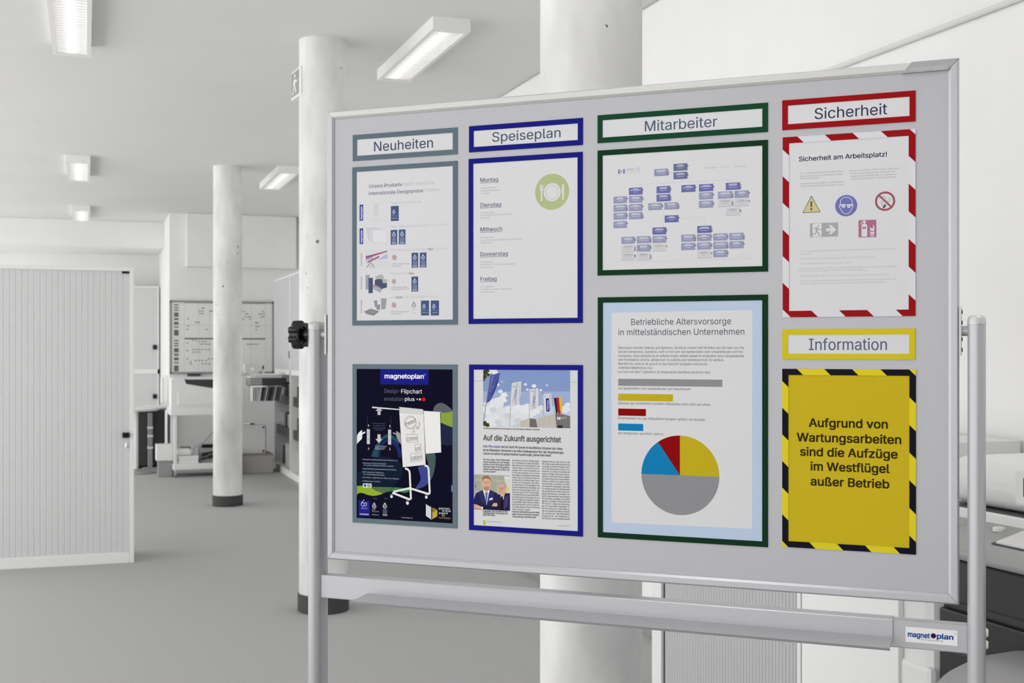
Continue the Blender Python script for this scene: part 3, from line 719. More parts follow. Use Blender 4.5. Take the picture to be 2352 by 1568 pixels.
def quad(tl, tr, br, bl):
    c = [P(*p) for p in (tl, tr, br, bl)]
    return ((c[0][0] + c[3][0]) / 2, (c[1][0] + c[2][0]) / 2, (c[2][1] + c[3][1]) / 2, (c[0][1] + c[1][1]) / 2)
def clip(poly, a, b, c):              # keep a*x + b*y <= c
    out = []
    for i in range(len(poly)):
        p, q = poly[i - 1], poly[i]; dp, dq = a * p[0] + b * p[1] - c, a * q[0] + b * q[1] - c
        if (dp <= 0) != (dq <= 0):
            t = dp / (dp - dq); out.append((p[0] + t * (q[0] - p[0]), p[1] + t * (q[1] - p[1])))
        if dq <= 0: out.append(q)
    return out
FK = {}
def frame_mat(col, rough=.35): return mat('frame_%02x%02x%02x' % col, col, .4, 0, .06, PK)
def notice(name, label, cat, corners, col, border, sheetcol, stripes=None, group=None):
    u0, u1, z0, z1 = quad(*corners)
    o = BOARD @ Vector(((u0 + u1) / 2, 0, z0))
    t = thing(name, label, cat, o, BA, group)
    fm = frame_mat(col); B = border
    m = MB(); m.box(u0 + B * .5, u1 - B * .5, -.0009, -.0001, z0 + B * .5, z1 - B * .5, ink(sheetcol)); sh = m.build('sheet', t, BOARD)
    m = MB(); dd = -.0018
    rs = [(u0, u1, z1 - B, z1), (u0, u1, z0, z0 + B), (u0, u0 + B, z0 + B, z1 - B), (u1 - B, u1, z0 + B, z1 - B)]
    for a, b, c, d in rs: m.box(a, b, dd, -.0001, c, d, fm)
    if stripes:
        per = .0945; y = dd - .00003
        for a, b, c, d in rs:
            for k in range(-6, 5):
                c0 = z1 + u0 + .002 + k * per
                pl = clip(clip([(a, c), (b, c), (b, d), (a, d)], 1, 1, c0 + .0236), -1, -1, -(c0 - .0236))
                if len(pl) > 2: m.add([(p[0], y, p[1]) for p in pl], [tuple(range(len(pl)))], frame_mat(stripes))
    fr = m.build('frame', t, BOARD)
    pr_ = Print(sh, -.0009)
    pr_.box = (u0 + B, u1 - B, z0 + B, z1 - B)
    return t, pr_
BLUE, SLATE, GREEN, RED, YEL, BLK = (11, 17, 114), (90, 106, 116), (12, 60, 38), (140, 4, 12), (200, 184, 28), (10, 9, 24)
PAP = (208, 208, 211)

# lettering on the stand itself
lp = Print(cornerc, -.0052); lp.text('lettering', 'magnetoplan', 2093, 164.5, 2174, 9.5, (182, 183, 185), .008); lp.done()
m = MB(); a_, b_ = P(2080, 1473, -.0), P(2199.5, 1446, -.0)
m.box(a_[0], b_[0], -.0009, 0, P(2080, 1473)[1], P(2080, 1438.5)[1], ink(226)); lab = m.build('maker_label', bar, BOARD)
lp = Print(lab, -.0009)
lp.text('lettering', 'magnet', 2085, 1461, 2136, 11.5, (26, 66, 140), .03); lp.text('lettering', 'plan', 2151.5, 1465.6, 2190, 11.5, (26, 66, 140), .03)
lp.disc('print_dot', 2144, 1459.5, 6, (70, 30, 90)); lp.disc('print_dot', 2144, 1459.5, 3, (20, 20, 70))
lp.ring('lettering', 2194, 1456, 2.4, .6, (130, 140, 165), n=16); lp.text('lettering', 'www.magnetoplan.de', 2115, 1469.5, 2166, 4.5, (110, 125, 160))
lp.done()

# --- header strips
def header(corners, col, label, word, x0, y, x1, cap, ink_, border=.0098):
    t, p = notice('header_frame', label, 'header sign', corners, col, border, PAP, group=None)
    p.text('lettering', word, x0, y, x1, cap, ink_, .005); p.done()
header(((811, 311), (1051, 292), (1051, 353), (811, 371)), SLATE, 'grey-framed header strip reading Neuheiten', 'Neuheiten', 859.6, 347.9, 995, 22, (62, 70, 92))
header(((1078, 290), (1339, 271), (1339, 333), (1078, 350)), BLUE, 'blue-framed header strip reading Speiseplan', 'Speiseplan', 1131, 326, 1288, 21.8, (68, 78, 98))
header(((1373, 266), (1764, 235), (1764, 303), (1373, 329)), GREEN, 'wide green-framed header strip reading Mitarbeiter', 'Mitarbeiter', 1481.4, 302.1, 1648, 23.8, (78, 86, 108))
header(((1797, 232), (2103, 207), (2103, 279), (1797, 299)), RED, 'red-framed header strip reading Sicherheit', 'Sicherheit', 1871.2, 274, 2038, 24.8, (46, 50, 78))
header(((1797, 757), (2102, 753), (2102, 825), (1797, 825)), YEL, 'yellow-framed header strip reading Information', 'Information', 1857.8, 803.7, 2037.4, 26.2, (84, 92, 112))

# --- yellow lift notice
t, p = notice('hazard_notice', 'yellow lift-closure notice in a black and yellow striped frame', 'notice', ((1797, 847), (2104, 848), (2104, 1272), (1797, 1256)), (212, 194, 34), .0108, (190, 168, 32), BLK)
for s_, x0, y, x1 in (('Aufgrund von', 1857.8, 979.6, 2039.4), ('Wartungsarbeiten', 1830, 1012.8, 2070.4), ('sind die Aufzüge', 1837.7, 1045.7, 2062), ('im Westflügel', 1861.8, 1079.5, 2043.6), ('außer Betrieb', 1861.8, 1113.8, 2043)):
    p.text('lettering', s_, x0, y, x1, 19.2, (48, 40, 14), .021)
p.done()

# --- safety sheet
t, p = notice('safety_notice', 'workplace safety sheet with five pictograms in a red and white striped frame', 'notice', ((1798, 316), (2103, 296), (2103, 726), (1798, 728)), (208, 208, 214), .0112, PAP, RED)
p.text('lettering', 'Sicherheit am Arbeitsplatz!', 1835, 370.8, 2037.4, 10.6, (42, 46, 72), .015)
G1 = (140, 140, 146)
for s_, x0, y, x1 in (('Ga. Ut inventore diam et sunt quiandus maxim et', 1838, 400, 1937), ('que solutis dent quas repudis veruntqui sit aliae', 1838, 406.6, 1934.5), ('nient, cus qui blandunt.', 1838, 412, 1883),
                      ('voluptatem aut quiam reperum, sequiscia dernns', 1838, 424, 1937.5), ('dolupic tem et poruri dunt que molam, con etur.', 1838, 430, 1939.6),
                      ('rea aborro maximpost, offici occuptatur alitat quatu', 1953.9, 394, 2064), ('eorum am que ma provid maio. Int enditam laut', 1953.9, 400.6, 2055.8), ('quisquis earum doluptatio tota non-endicil invero', 1953.9, 407, 2059), ('om quat facearum quiducius vendanda peroped ex', 1953.9, 413, 2059)):
    p.text('body_text#a' if x0 < 1950 and y < 415 else 'body_text#d' if x0 < 1950 else 'body_text#b', s_, x0, y, x1, 4.0, G1)
for x, y in ((1835.5, 398.5), (1835.5, 422.5), (1951, 392.5)): p.disc('body_text#a' if x < 1950 and y < 415 else 'body_text#d' if x < 1950 else 'body_text#b', x, y, .9, G1, n=8)
G2 = (168, 168, 174)
for s_, x0, y, x1 in (('Ga. Ut inventore diam et sunt quiandus maxim et que solutis dent quas repudis veruntqui sit aliae nient, cus', 1837.6, 578.8, 2058), ('qui blandunt.', 1837.6, 584.9, 1863.3), ('Vit exeperum volorem. Et aut dolupient eum, sitium inullorum. Nam es et ut, sunt.', 1837.6, 595.9, 2008),
                      ('Ipsum nonecab nosi estem nullate aquam quos volupta.', 1837.6, 607.1, 1954), ('Aquam harciistiam alitatemo conetusciam ut voluptas alias di ipsam, se pe doluptatur! Ferovit et aligend', 1837.6, 618.4, 2061.6), ('es ea dolore quam aut, similiquam, consequunt qui nostem perrumtus. si', 1834.3, 624, 1989.6),
                      ('Voluptatem aut quiam reperum, sequiscia dernns dolupic tem et poruri dunt que molam, con etur.', 1837.6, 635.9, 2044), ('rea aborro maximpost, offici occuptatur alitat quatu eorum am que ma provid maio. Int enditam laut quis-', 1837.6, 646.9, 2060.6), ('quis earum doluptatio tota non-endicil invero om quat facearum quiducius vendanda peroped ex', 1837.6, 653, 2034.7)):
    p.text('body_text#c', s_, x0, y, x1, 3.9, G2)
for y in (577, 594.5, 605.5, 617, 634.5, 645.5): p.disc('body_text#c', 1835.2, y, .8, G2, n=8)
def rpoly(pts, r=2.2):
    out = []
    for i in range(len(pts)):
        a, b, c = Vector(pts[i - 1]), Vector(pts[i]), Vector(pts[(i + 1) % len(pts)])
        d0, d1 = (a - b).normalized() * r, (c - b).normalized() * r
        for k in range(5):
            s = k / 4; q = (b + d0) * (1 - s) ** 2 + 2 * b * s * (1 - s) + (b + d1) * s * s; out.append((q.x, q.y))
    return out
T1 = [(1863.9, 448.5), (1842.8, 489.3), (1885.3, 487.3)]
p.poly('warning_symbol', rpoly(T1, 3), (84, 82, 90)); p.poly('warning_symbol', rpoly([(1863.9, 451.6), (1844.9, 487.9), (1883.2, 486)], 2.4), (196, 187, 138))
p.poly('warning_symbol', [(1861.3, 462.5), (1865.9, 462.3), (1865.3, 475.5), (1861.9, 475.7)], (92, 88, 92)); p.disc('warning_symbol', 1863.7, 480.4, 2.6, (92, 88, 92), n=20)
c0 = (108, 110, 168)
p.disc('goggles_symbol', 1943.7, 472.2, 24.6, c0)
head = [(1930, 470), (1930.3, 462), (1934, 456), (1939.5, 453.4), (1943.8, 453), (1948.4, 453.2), (1953.6, 455.6), (1957.2, 461), (1957.8, 469), (1959.8, 469.6), (1958.6, 477), (1956.6, 478), (1954.6, 484), (1949.6, 489.6), (1943.8, 491.2), (1938, 489.8), (1932.8, 484.6), (1931, 478.6), (1928.8, 477.4), (1927.4, 470.4)]
p.line('goggles_symbol', head, 1.4, PAP, True)
for x in (1937.6, 1949.8):
    p.poly('goggles_symbol', [(x - 5, 469), (x + 5, 468.6), (x + 5, 471), (x - 5, 471.4)], PAP)
    p.disc('goggles_symbol', x, 473, 4.4, PAP, n=24); p.ring('goggles_symbol', x, 473, 2.7, .6, c0, n=20)
p.poly('goggles_symbol', [(1929.5, 469), (1932.6, 469), (1932.6, 471.4), (1929.8, 474)], PAP); p.poly('goggles_symbol', [(1955, 468.4), (1958.4, 468.4), (1957.8, 473.4), (1955, 471)], PAP)
c1 = (148, 84, 94); K = (74, 76, 92)
p.line('no_smoking_symbol', [(2027.2, 477.5), (2030, 478.6), (2047.4, 456.5), (2044.6, 453.8), (2035, 466)], .7, K); p.poly('no_smoking_symbol', [(2027.2, 476), (2030.6, 479), (2036, 472), (2032, 468.6)], K)
p.line('no_smoking_symbol', [(2029, 473), (2024, 468), (2024.5, 463), (2029, 461), (2034, 460.5), (2034.5, 455), (2030, 451.3), (2024, 451.8), (2019.6, 456.5)], .8, K)
p.line('no_smoking_symbol', [(2033, 466), (2028, 465.5), (2027, 468)], .6, K)
p.line('no_smoking_symbol', [(2018.5, 448.2), (2047.8, 475.6)], 4, c1); p.ring('no_smoking_symbol', 2033, 462, 20, 4.8, c1)
e0 = (160, 161, 164)
p.poly('escape_route_symbol', [(1860.6, 512.9), (1925.3, 510.8), (1925.3, 543), (1860.4, 544.9)], e0); p.poly('escape_route_symbol', [(1866.6, 513.6), (1887, 513), (1887, 543), (1866.6, 543.8)], PAP)
p.poly('escape_route_symbol', [(1897.3, 524.5), (1909, 524), (1903, 517), (1909.6, 516.6), (1921, 527.4), (1909.6, 537.8), (1903, 538), (1909, 531), (1897.3, 531.4)], PAP)
p.disc('escape_route_symbol', 1879.6, 519.2, 2.1, e0, n=16)
for w, pts in ((2.4, ((1870.5, 527), (1873, 523), (1877.5, 523))), (4.2, ((1876.5, 523.5), (1875.6, 530.5))), (2.2, ((1877.5, 524), (1881, 527.5), (1886.6, 527))), (2.6, ((1876, 530.5), (1873, 537), (1865.4, 537.4))), (2.6, ((1876.3, 530.5), (1879.6, 534.8), (1882, 541.5)))):
    p.line('escape_route_symbol', pts, w, e0)
x0 = (164, 104, 132)
p.poly('extinguisher_symbol', [(1971.8, 505.7), (2013, 504.3), (2013, 544.4), (1972, 545.2)], x0)
p.poly('extinguisher_symbol', [(1979, 543.4), (1979, 518), (1981, 514.6), (1984.4, 513.4), (1986.6, 513.4), (1990, 514.6), (1992, 517.6), (1992, 543)], PAP); p.rect('extinguisher_symbol', 1981, 520.5, 1989.6, 526, (178, 120, 140))
p.poly('extinguisher_symbol', [(1983.4, 513), (1983.4, 508), (1977, 516.6), (1976.4, 515), (1980.6, 508.2), (1985.4, 506.2), (1990, 507.4), (1988.2, 510), (1987.6, 513)], PAP)
for pts in ([(2005.4, 514.5), (2009, 522), (2008, 529), (2003.5, 531), (1999, 528), (1998, 520.5), (2001.6, 524.5), (2005.6, 524)], [(1997, 529.5), (2002, 533.5), (2008.6, 531), (2008.6, 536.6), (2003, 539), (1999, 535.6)], [(1997.4, 536.5), (2002.8, 541), (2008.4, 538.6), (2007.6, 541.6), (2003, 543.2), (1999.4, 541.4)]):
    p.poly('extinguisher_symbol', pts, PAP)
p.done()

# --- weekly menu
t, p = notice('menu_sheet', 'blue-framed weekly menu with a green plate-and-cutlery emblem', 'menu', ((1077, 366), (1339, 348), (1338, 741), (1077, 744)), BLUE, .0098, PAP)
GM = (150, 150, 158)
def mpx(x, y): return 1060 + x / 3.136, 260 + y / 3.136
for day, xr_, yb_, items in (('Montag', 265, 497, (('Gemischter Salat', 256, 545), ('Spagetthi Bolognese', 278, 565), ('Vanille Eis', 208, 584))),
                             ('Dienstag', 286, 677, (('Kartoffelsuppe', 240, 722), ('Schnitzel Wiener Art mit Pommes', 360, 741), ('Obstsalat', 206, 760))),
                             ('Mittwoch', 294, 852, (('Gurken Salat', 230, 901), ('Lachsfilet mit Salzkartoffeln und Buttergemüse', 438, 921), ('Käsekuchen', 226, 939))),
                             ('Donnerstag', 334, 1030, (('Kürbissuppe', 228, 1076), ('Rinderfilet mit Gemüse- Kartoffelgratin', 390, 1096), ('Panna Cotta', 228, 1116))),
                             ('Freitag', 254, 1208, (('Tomatensalat', 233, 1255), ('Tortellini mit Schinken-Sahne-Soße', 368, 1274), ('Himbeertraum', 240, 1294)))):
    a = mpx(137, yb_); p.text('lettering', day, a[0], a[1], mpx(xr_, 0)[0], 9.3, (62, 66, 92), .008)
    p.rect('lettering', a[0], a[1] + 1.6, mpx(xr_, 0)[0], a[1] + 2.5, (72, 76, 100))
    for s_, r_, yy in items:
        b = mpx(148, yy); p.text('body_text#' + day, s_, b[0], b[1], mpx(r_, 0)[0], 3.9, GM); p.disc('body_text#' + day, mpx(139.5, 0)[0], b[1] - 1.6, .9, (110, 110, 122), n=8)
p.disc('menu_emblem', 1268.3, 440.4, 41.5, (168, 180, 132)); p.disc('menu_emblem', 1268.6, 441.3, 20.8, PAP); p.ring('menu_emblem', 1268.6, 441.3, 15.6, .8, (150, 160, 128))
p.poly('menu_emblem', rpoly([(1240.5, 424.6), (1248, 424.4), (1248.3, 436), (1245.9, 438.6), (1246.2, 461), (1242.3, 461.4), (1242.6, 438.8), (1240.4, 436.2)], 1.2), PAP)
for x in (1242.4, 1244.9): p.rect('menu_emblem', x, 424, x + 1, 434, (168, 180, 132))
p.poly('menu_emblem', rpoly([(1294.2, 421), (1295.8, 421.4), (1295.6, 458.6), (1291.6, 459), (1291.8, 444), (1290.4, 442), (1291, 427)], 1.4), PAP)
p.done()

# --- pension poster
t, p = notice('pension_poster', 'large green-framed pension poster with a four-colour pie chart', 'poster', ((1374, 684), (1764, 675), (1764, 1253), (1373, 1236)), (6, 44, 24), .0100, (178, 194, 216))
p.poly('inner_page', [(1405, 718), (1728.2, 711.7), (1727.4, 1214), (1404.8, 1199.3)], PAP)
p.text('lettering', 'Betriebliche Altersvorsorge', 1450.3, 746.1, 1679.2, 14, (66, 66, 76), -.006)
p.text('lettering', 'in mittelständischen Unternehmen', 1420.9, 769.6, 1709.8, 14, (66, 66, 76), -.006)
GP = (74, 74, 82)
for s_, y, x1 in (('Ibernatum rernati nullores aut lignimus, tectibus conseri del ilicitatur aut est que cus ma', 801, 1708.6), ('aut pro temporest, quostius, sunt ra non por aut apelectates sum voluptatecae cum ha-', 810, 1709), ('rumquam, eicia dolupta as et vellorp oratur aditat asped et aruptatiur reius doluptateste', 819.4, 1709),
                  ('sed mostiaecto volore, optaectum re solores aut rentemporrum re veribus.', 828.4, 1663.3), ('Menihil mo verio to et que et ut qui nossunt iorepere volorerum', 837.6, 1625), ('volenda ndelenimus nus.', 846.6, 1499.7), ('La core mo etur? Ugitatium di remporpost exeribus porerum abo.', 856, 1632.7),
                  ('aut apelectates sum voluptatecae cum harumquam', 893.8, 1587), ('laborem qui omnienime numenih ictibustota cone volor aut alitae.', 928, 1633), ('Porumquiste nus qui veliquiatiam ipsaper uptatur ma dolupta', 962, 1618.8), ('pro temporest, quostius, sunt ra', 996.4, 1523)):
    p.text('body_text' if y < 860 else 'caption_text#%d' % y, s_, 1420.4, y, x1, 5.6, GP, .006)
CY, CR, CB, CG = (184, 164, 30), (130, 6, 10), (16, 118, 172), (136, 136, 140)
p.rect('chart_bar', 1420.3, 869.5, 1659.5, 885.6, CG); p.rect('chart_bar#1', 1420.3, 903.6, 1546.2, 919.9, CY); p.rect('chart_bar#2', 1420.3, 937.8, 1484, 954, CR); p.rect('chart_bar#3', 1420.3, 972, 1477.8, 988.2, CB)
for a0, a1, c in ((-90 - 90, 0, CG), (0, 90, CY), (90, 124.5, CR), (124.5, 180, CB)): p.disc('pie_chart', 1562, 1091.2, 91.3, c, a0, a1, 40)
p.done()

# --- organisation chart
t, p = notice('organisation_chart', 'landscape green-framed organisation chart of purple and grey boxes', 'chart', ((1373, 347), (1764, 320), (1764, 622), (1373, 634)), (6, 46, 24), .0098, PAP)
def o1(x, y): return 1360 + x / 5.6, 220 + y / 5.6
def o2(x, y): return 1360 + x / 5.6, 400 + y / 5.6
VI, MI_, SL, LI = (102, 104, 160), (143, 147, 174), (100, 110, 142), (196, 196, 201)
bxs = [(o1(1048, 877), SL), (o1(1048, 985), SL), (o1(800, 945), (138, 142, 168))]
bxs += [(o2(*q), VI) for q in ((475, 178), (830, 158), (830, 263), (1150, 143), (1376, 132), (1720, 113), (935, 532), (778, 688), (1354, 667))]
bxs += [(o2(*q), MI_) for q in ((277, 290), (475, 282), (277, 395), (475, 388), (277, 498), (475, 493), (277, 607), (724, 375), (932, 367), (1376, 237), (1376, 345), (1621, 226), (1832, 215), (378, 808), (577, 800), (778, 795), (577, 907),
                                 (1147, 780), (1352, 772), (1559, 765), (1765, 758), (1147, 887), (1352, 880), (1559, 872), (1765, 865), (1559, 978))]
bxs += [(o2(*q), LI) for q in ((1621, 325), (1832, 318), (1720, 435), (378, 910), (778, 897), (378, 1015), (577, 1012), (1352, 985))]
LC = (176, 176, 184)
def conn(*pts): p.line('line_print', pts, .5, LC)
conn(o2(1143, 66), o2(1143, 105)); conn(o2(565, 172), o2(565, 137), o2(1143, 105), o2(1240, 100)); conn(o2(922, 155), o2(922, 117)); conn(o2(1240, 138), o2(1240, 100), o2(1815, 72), o2(1815, 110)); conn(o2(1470, 128), o2(1470, 90))
conn(o2(922, 355), o2(922, 685)); conn(o2(922, 578), o2(935, 578)); conn(o2(1125, 570), o2(1448, 555), o2(1448, 664)); conn(o1(990, 985), o1(1048, 983)); conn(o2(260, 1135), o2(2050, 1085))
uw, hz = U(1590) - U(1556.6), 16.4 * vs_at(1560)
for k, ((x, y), c) in enumerate(bxs):
    u, z = P(x, y); w = uw * .97
    p.poly('chart_box#%d' % k, [(u, z), (u + w, z), (u + w, z - hz), (u, z - hz)], c, True)
    ic = (222, 222, 230) if c is not LI else (150, 150, 158)
    if c is LI: p.poly('chart_box#%d' % k, [(u, z - hz), (u + w, z - hz), (u + w, z - hz - .0007), (u, z - hz - .0007)], (150, 150, 158), True)
    for dz_, ln, hh in ((.16, .38 + .1 * (k % 3), .0011), (.31, .55 + .08 * (k % 4), .0011), (.60, .34 + .12 * (k % 3), .0006)):
        a0 = u + w * (.5 - ln / 2); n_ = 5 + k % 3
        for j in range(n_):
            b0 = a0 + w * ln * j / n_
            p.poly('chart_print', [(b0, z - hz * dz_), (b0 + w * ln / n_ * .82, z - hz * dz_), (b0 + w * ln / n_ * .82, z - hz * dz_ - hh), (b0, z - hz * dz_ - hh)], ic, True)
    for j in range(1 + k % 3):
        a0, zz = u + w * .95, z - hz * (.32 + .22 * j)
        p.poly('flag_print', [(a0, zz), (a0 + .0032, zz), (a0 + .0032, zz - .0009), (a0, zz - .0009)], (70, 66, 84), True)
        p.poly('flag_print', [(a0, zz - .0009), (a0 + .0032, zz - .0009), (a0 + .0032, zz - .0018), (a0, zz - .0018)], ((170, 80, 100), (110, 112, 130), (178, 160, 150))[(k + j) % 3], True)
for a, b, c, d in ((335, 947, 362, 1005), (398, 944, 425, 1002), (372, 958, 385, 990)): q = o1(a, b); w_ = o1(c, d); p.rect('company_logo', q[0], q[1], w_[0], w_[1], (128, 134, 170))
q = o1(448, 968); p.text('company_logo', 'HOLTZ', q[0], q[1], o1(618, 0)[0], 5.8, (128, 130, 150)); q = o1(448, 998); p.text('company_logo', 'OFFICE SUPPORT', q[0], q[1], o1(615, 0)[0], 2.2, (168, 168, 180))
q = o1(1440, 940); p.text('lettering', 'magnetoplan', q[0], q[1], o1(1605, 0)[0], 3.6, (150, 150, 162)); q = o1(1660, 930); p.text('lettering', 'COPIC', q[0], q[1], o1(1775, 0)[0], 4, (180, 180, 188), -.008); q = o1(1825, 917); p.text('lettering', 'transotype', q[0], q[1], o1(1972, 0)[0], 3.6, (150, 150, 162))
p.line('line_print', [o2(1860, 1033), o2(2022, 1027), o2(2022, 1058), o2(1860, 1064)], .4, LC, True)
p.done()

# --- product awards sheet
t, p = notice('awards_sheet', 'grey-framed white sheet listing products with small navy award cards', 'poster', ((810, 385), (1051, 369), (1051, 745), (810, 747)), SLATE, .0096, PAP)
p.text('lettering', 'Unsere Produkte', 848.2, 431.8, 923.9, 8.2, (88, 92, 116), .009); p.text('lettering', 'haben zahlreiche', 927, 426.8, 997.7, 8.0, (172, 172, 178), -.010)
p.text('lettering', 'internationale Designpreise', 847.5, 448.2, 972.5, 8.2, (88, 92, 116), .009); p.text('lettering', 'erhalten', 976, 440.4, 1008.8, 8.0, (176, 176, 182), -.010)
LT = (176, 176, 184); DT = (92, 82, 104)
p.text('body_text#0', 'Design-Flipchart evolution plus', 898, 468.6, 967.7, 5.0, LT, -.006); p.text('body_text#1', 'Design-Whiteboards evolution plus SP + CC + ferroscript', 898, 522.8, 1028.4, 5.0, LT, -.006)
p.text('body_text#2', 'NON-SLIP Aluminium Cutting Ruler +', 897.5, 576.8, 982, 5.0, LT, -.006); p.text('body_text#2', 'PRO', 984, 574.6, 995.4, 5.2, DT, .004); p.text('body_text#2', '// 30 & 90 cm', 998, 573.6, 1029, 5.0, LT, -.006)
p.text('body_text#3', 'Produktlinie sense', 897, 630.4, 939.8, 5.0, LT, -.006); p.text('body_text#3', 'Bag-', 940.2, 630, 953.4, 5.4, DT, .008)
p.text('body_text#4', 'sense', 897, 685.4, 910.7, 5.0, LT, -.006); p.text('body_text#4', 'Book', 911.2, 685.2, 925.2, 5.4, DT, .008); p.text('body_text#4', 'FLAP + RED RUBBER + REFILLS', 928, 684.6, 1005, 5.0, LT, -.006)
NAVY = (66, 84, 122)
def medal(pt_, cx, cy, r, col, bg=None):
    p_.ring(pt_, cx, cy, r, r * .26, col, n=28); p_.line(pt_, [(cx + r * .3, cy - r * .42), (cx - r * .2, cy), (cx + r * .3, cy + r * .42)], r * .28, col); p_.disc(pt_, cx - r * .42, cy, r * .16, col, n=10)
    p_.line(pt_, [(cx - r * .42, cy - r * 1.75), (cx, cy - r * 1.12), (cx + r * .42, cy - r * 1.75)], r * .3, col)
def card(x0, y0, x1, y1, kind):
    cd = 'award_card#%d' % len(p_.parts); p_.rect(cd, x0, y0, x1, y1, NAVY); w, hh = x1 - x0, y1 - y0
    WH = (216, 218, 224)
    if kind == 'w':
        medal(cd, x0 + w * .48, y0 + hh * .33, w * .27, WH)
        for i, s_ in enumerate(('GERMAN', 'DESIGN', 'AWARD', 'WINNER')): p_.text(cd, s_, x0 + w * .18, y0 + hh * (.60 + .085 * i), x0 + w * .82, hh * .065, (176, 184, 200))
        p_.text(cd, '2016', x0 + w * .18, y0 + hh * .955, x0 + w * .82, hh * .105, WH, .012)
    else:
        medal(cd, x0 + w * .38, y0 + hh * .4, w * .19, WH)
        p_.text(cd, 'German', x0 + w * .17, y0 + hh * .60, x0 + w * .5, hh * .05, (170, 178, 196)); p_.text(cd, 'Design Award', x0 + w * .17, y0 + hh * .68, x0 + w * .85, hh * .05, (170, 178, 196)); p_.text(cd, 'NOMINEE 2015', x0 + w * .17, y0 + hh * .84, x0 + w * .85, hh * .055, WH)
p_ = p
card(898.2, 473.4, 916.4, 507.9, 'n'); card(897.8, 528.2, 913, 562, 'w'); card(916.4, 527.2, 931.8, 561.2, 'w'); card(945.9, 580.6, 961.1, 615, 'w'); card(964.6, 580.1, 980, 614.5, 'w'); card(945.6, 635.2, 961, 669.7, 'w'); card(967.4, 690.2, 986, 724.4, 'n'); card(989.8, 690, 1008.9, 724.4, 'n')
medal('award_print', 950.9, 700.7, 4.6, (82, 90, 116))
for i, s_ in enumerate(('German', 'Design Award', 'NOMINEE 2014')): p.text('award_print', s_, 946, (709.5, 712.7, 719.8)[i], (955, 962.5, 962.5)[i], 2, (150, 152, 164))
for y0, y1 in ((470, 507.2), (524.5, 560.7)): p.rect('maker_tag#%d' % y0, 826.3, y0, 834.8, y1, (70, 70, 140)); p.vtext('maker_tag#%d' % y0, 'magnetoplan', 832.6, y1 - 3, y0 + 4, 4.6, (222, 222, 230), .016)
for y0, y1 in ((611, 580.5), (665, 635), (719, 689)): p.vtext('lettering', 'transotype', 832, y0, y1, 4.2, (128, 78, 112), .006)
for x, y in ((906.4, 591.2), (905.3, 646), (905.4, 700.3)):
    r = 6.2 if y != 646 else 5.5; u, z = P(x, y); k = vs_at(x)
    circ = [(u + r * k * math.cos(i * math.pi / 16), z + r * k * math.sin(i * math.pi / 16)) for i in range(32)]
    for j in range(5):
        c_ = (-.86 + .43 * j) * r * k; a, b = -.5, .866
        pl = clip(clip(circ, a, b, a * u + b * z + c_ + .11 * r * k), -a, -b, -(a * u + b * z + c_ - .11 * r * k))
        if len(pl) > 2: p.poly('award_print', pl, (148, 76, 84), True)
for x0, y0, x1, s_ in ((899.8, 607.8, 939.7, 'reddot design award'), (899.8, 613, 921.8, 'winner 2015'), (899, 661.2, 935, 'reddot design award'), (899, 665.7, 939.7, 'honourable mention 2015'), (898.6, 717.4, 939.3, 'reddot design award'), (898.6, 722.4, 920.7, 'winner 2013')): p.text('award_print', s_, x0, y0, x1, 3.4, (122, 112, 122))
# small product pictures
p.poly('product_picture#a', [(858.5, 467.5), (870, 466.8), (869.6, 494), (858, 494.4)], (198, 198, 202)); p.line('product_picture#a', [(851.5, 468.4), (883, 465.2)], .5, (190, 190, 196)); p.line('product_picture#a', [(857.5, 506), (864.5, 503.5), (873.5, 506)], .5, (180, 180, 186)); p.line('product_picture#a', [(865.2, 494), (865.2, 510)], .5, (186, 186, 192))
for x, y in ((857.3, 507), (865.4, 510), (873.2, 506.5)): p.disc('product_picture#a', x, y, .9, (140, 140, 148), n=8)
for q, c in (([(842.5, 523.6), (866, 522.5), (866, 550), (847, 550)], (196, 196, 202)), ([(848.6, 526), (872, 524), (872, 552), (848.8, 554)], (200, 200, 206)), ([(856.4, 528.6), (888.6, 527), (888.4, 560), (856.8, 556.4)], (212, 212, 216))):
    p.poly('product_picture#b', q, c); p.line('product_picture#b', q, .6, (160, 160, 170), True)
p.poly('product_picture#c', [(840.2, 573.6), (891.5, 571.6), (891.5, 617), (840.2, 617)], (204, 204, 208))
p.poly('product_picture#c', [(840.5, 587), (856, 585.4), (857.5, 594), (840.5, 599)], (158, 162, 190)); p.poly('product_picture#c', [(871, 595), (889.5, 582.8), (891, 593), (858, 598)], (170, 174, 204))
p.poly('product_picture#c', [(841, 588.6), (890, 575.4), (890.6, 577.6), (841, 594)], (150, 84, 110)); p.poly('product_picture#c', [(844, 601), (871, 587.6), (872, 590.6), (845, 604)], (142, 76, 100))
p.line('product_picture#c', [(843.5, 613), (853, 602.5), (860, 614)], 1.6, (84, 88, 108)); p.line('product_picture#c', [(851, 616), (856, 606)], .8, (110, 114, 130))
for q, c in (([(840.2, 631.6), (849.4, 631), (849.4, 664.6), (840.2, 665)], (150, 154, 166)), ([(863, 634.5), (875, 629.6), (881.5, 632), (882, 640), (890, 641.5), (889, 652), (863, 652)], (170, 172, 172)), ([(861.4, 643), (868, 640.6), (877.6, 641), (880, 650), (889.6, 650), (889, 660), (873.5, 665), (861, 655)], (74, 82, 102)),
             ([(856, 652), (871, 658), (878.5, 665.5), (873, 672), (857, 663)], (160, 160, 172)), ([(846.8, 638.6), (857, 637.6), (856.6, 672.6), (847, 673.4)], (70, 80, 104))): p.poly('product_picture#d', q, c)
p.line('product_picture#d', [(858, 655), (872, 661)], 1.0, (128, 70, 98)); p.line('product_picture#d', [(849.4, 643), (849.2, 668)], .6, (110, 120, 146))
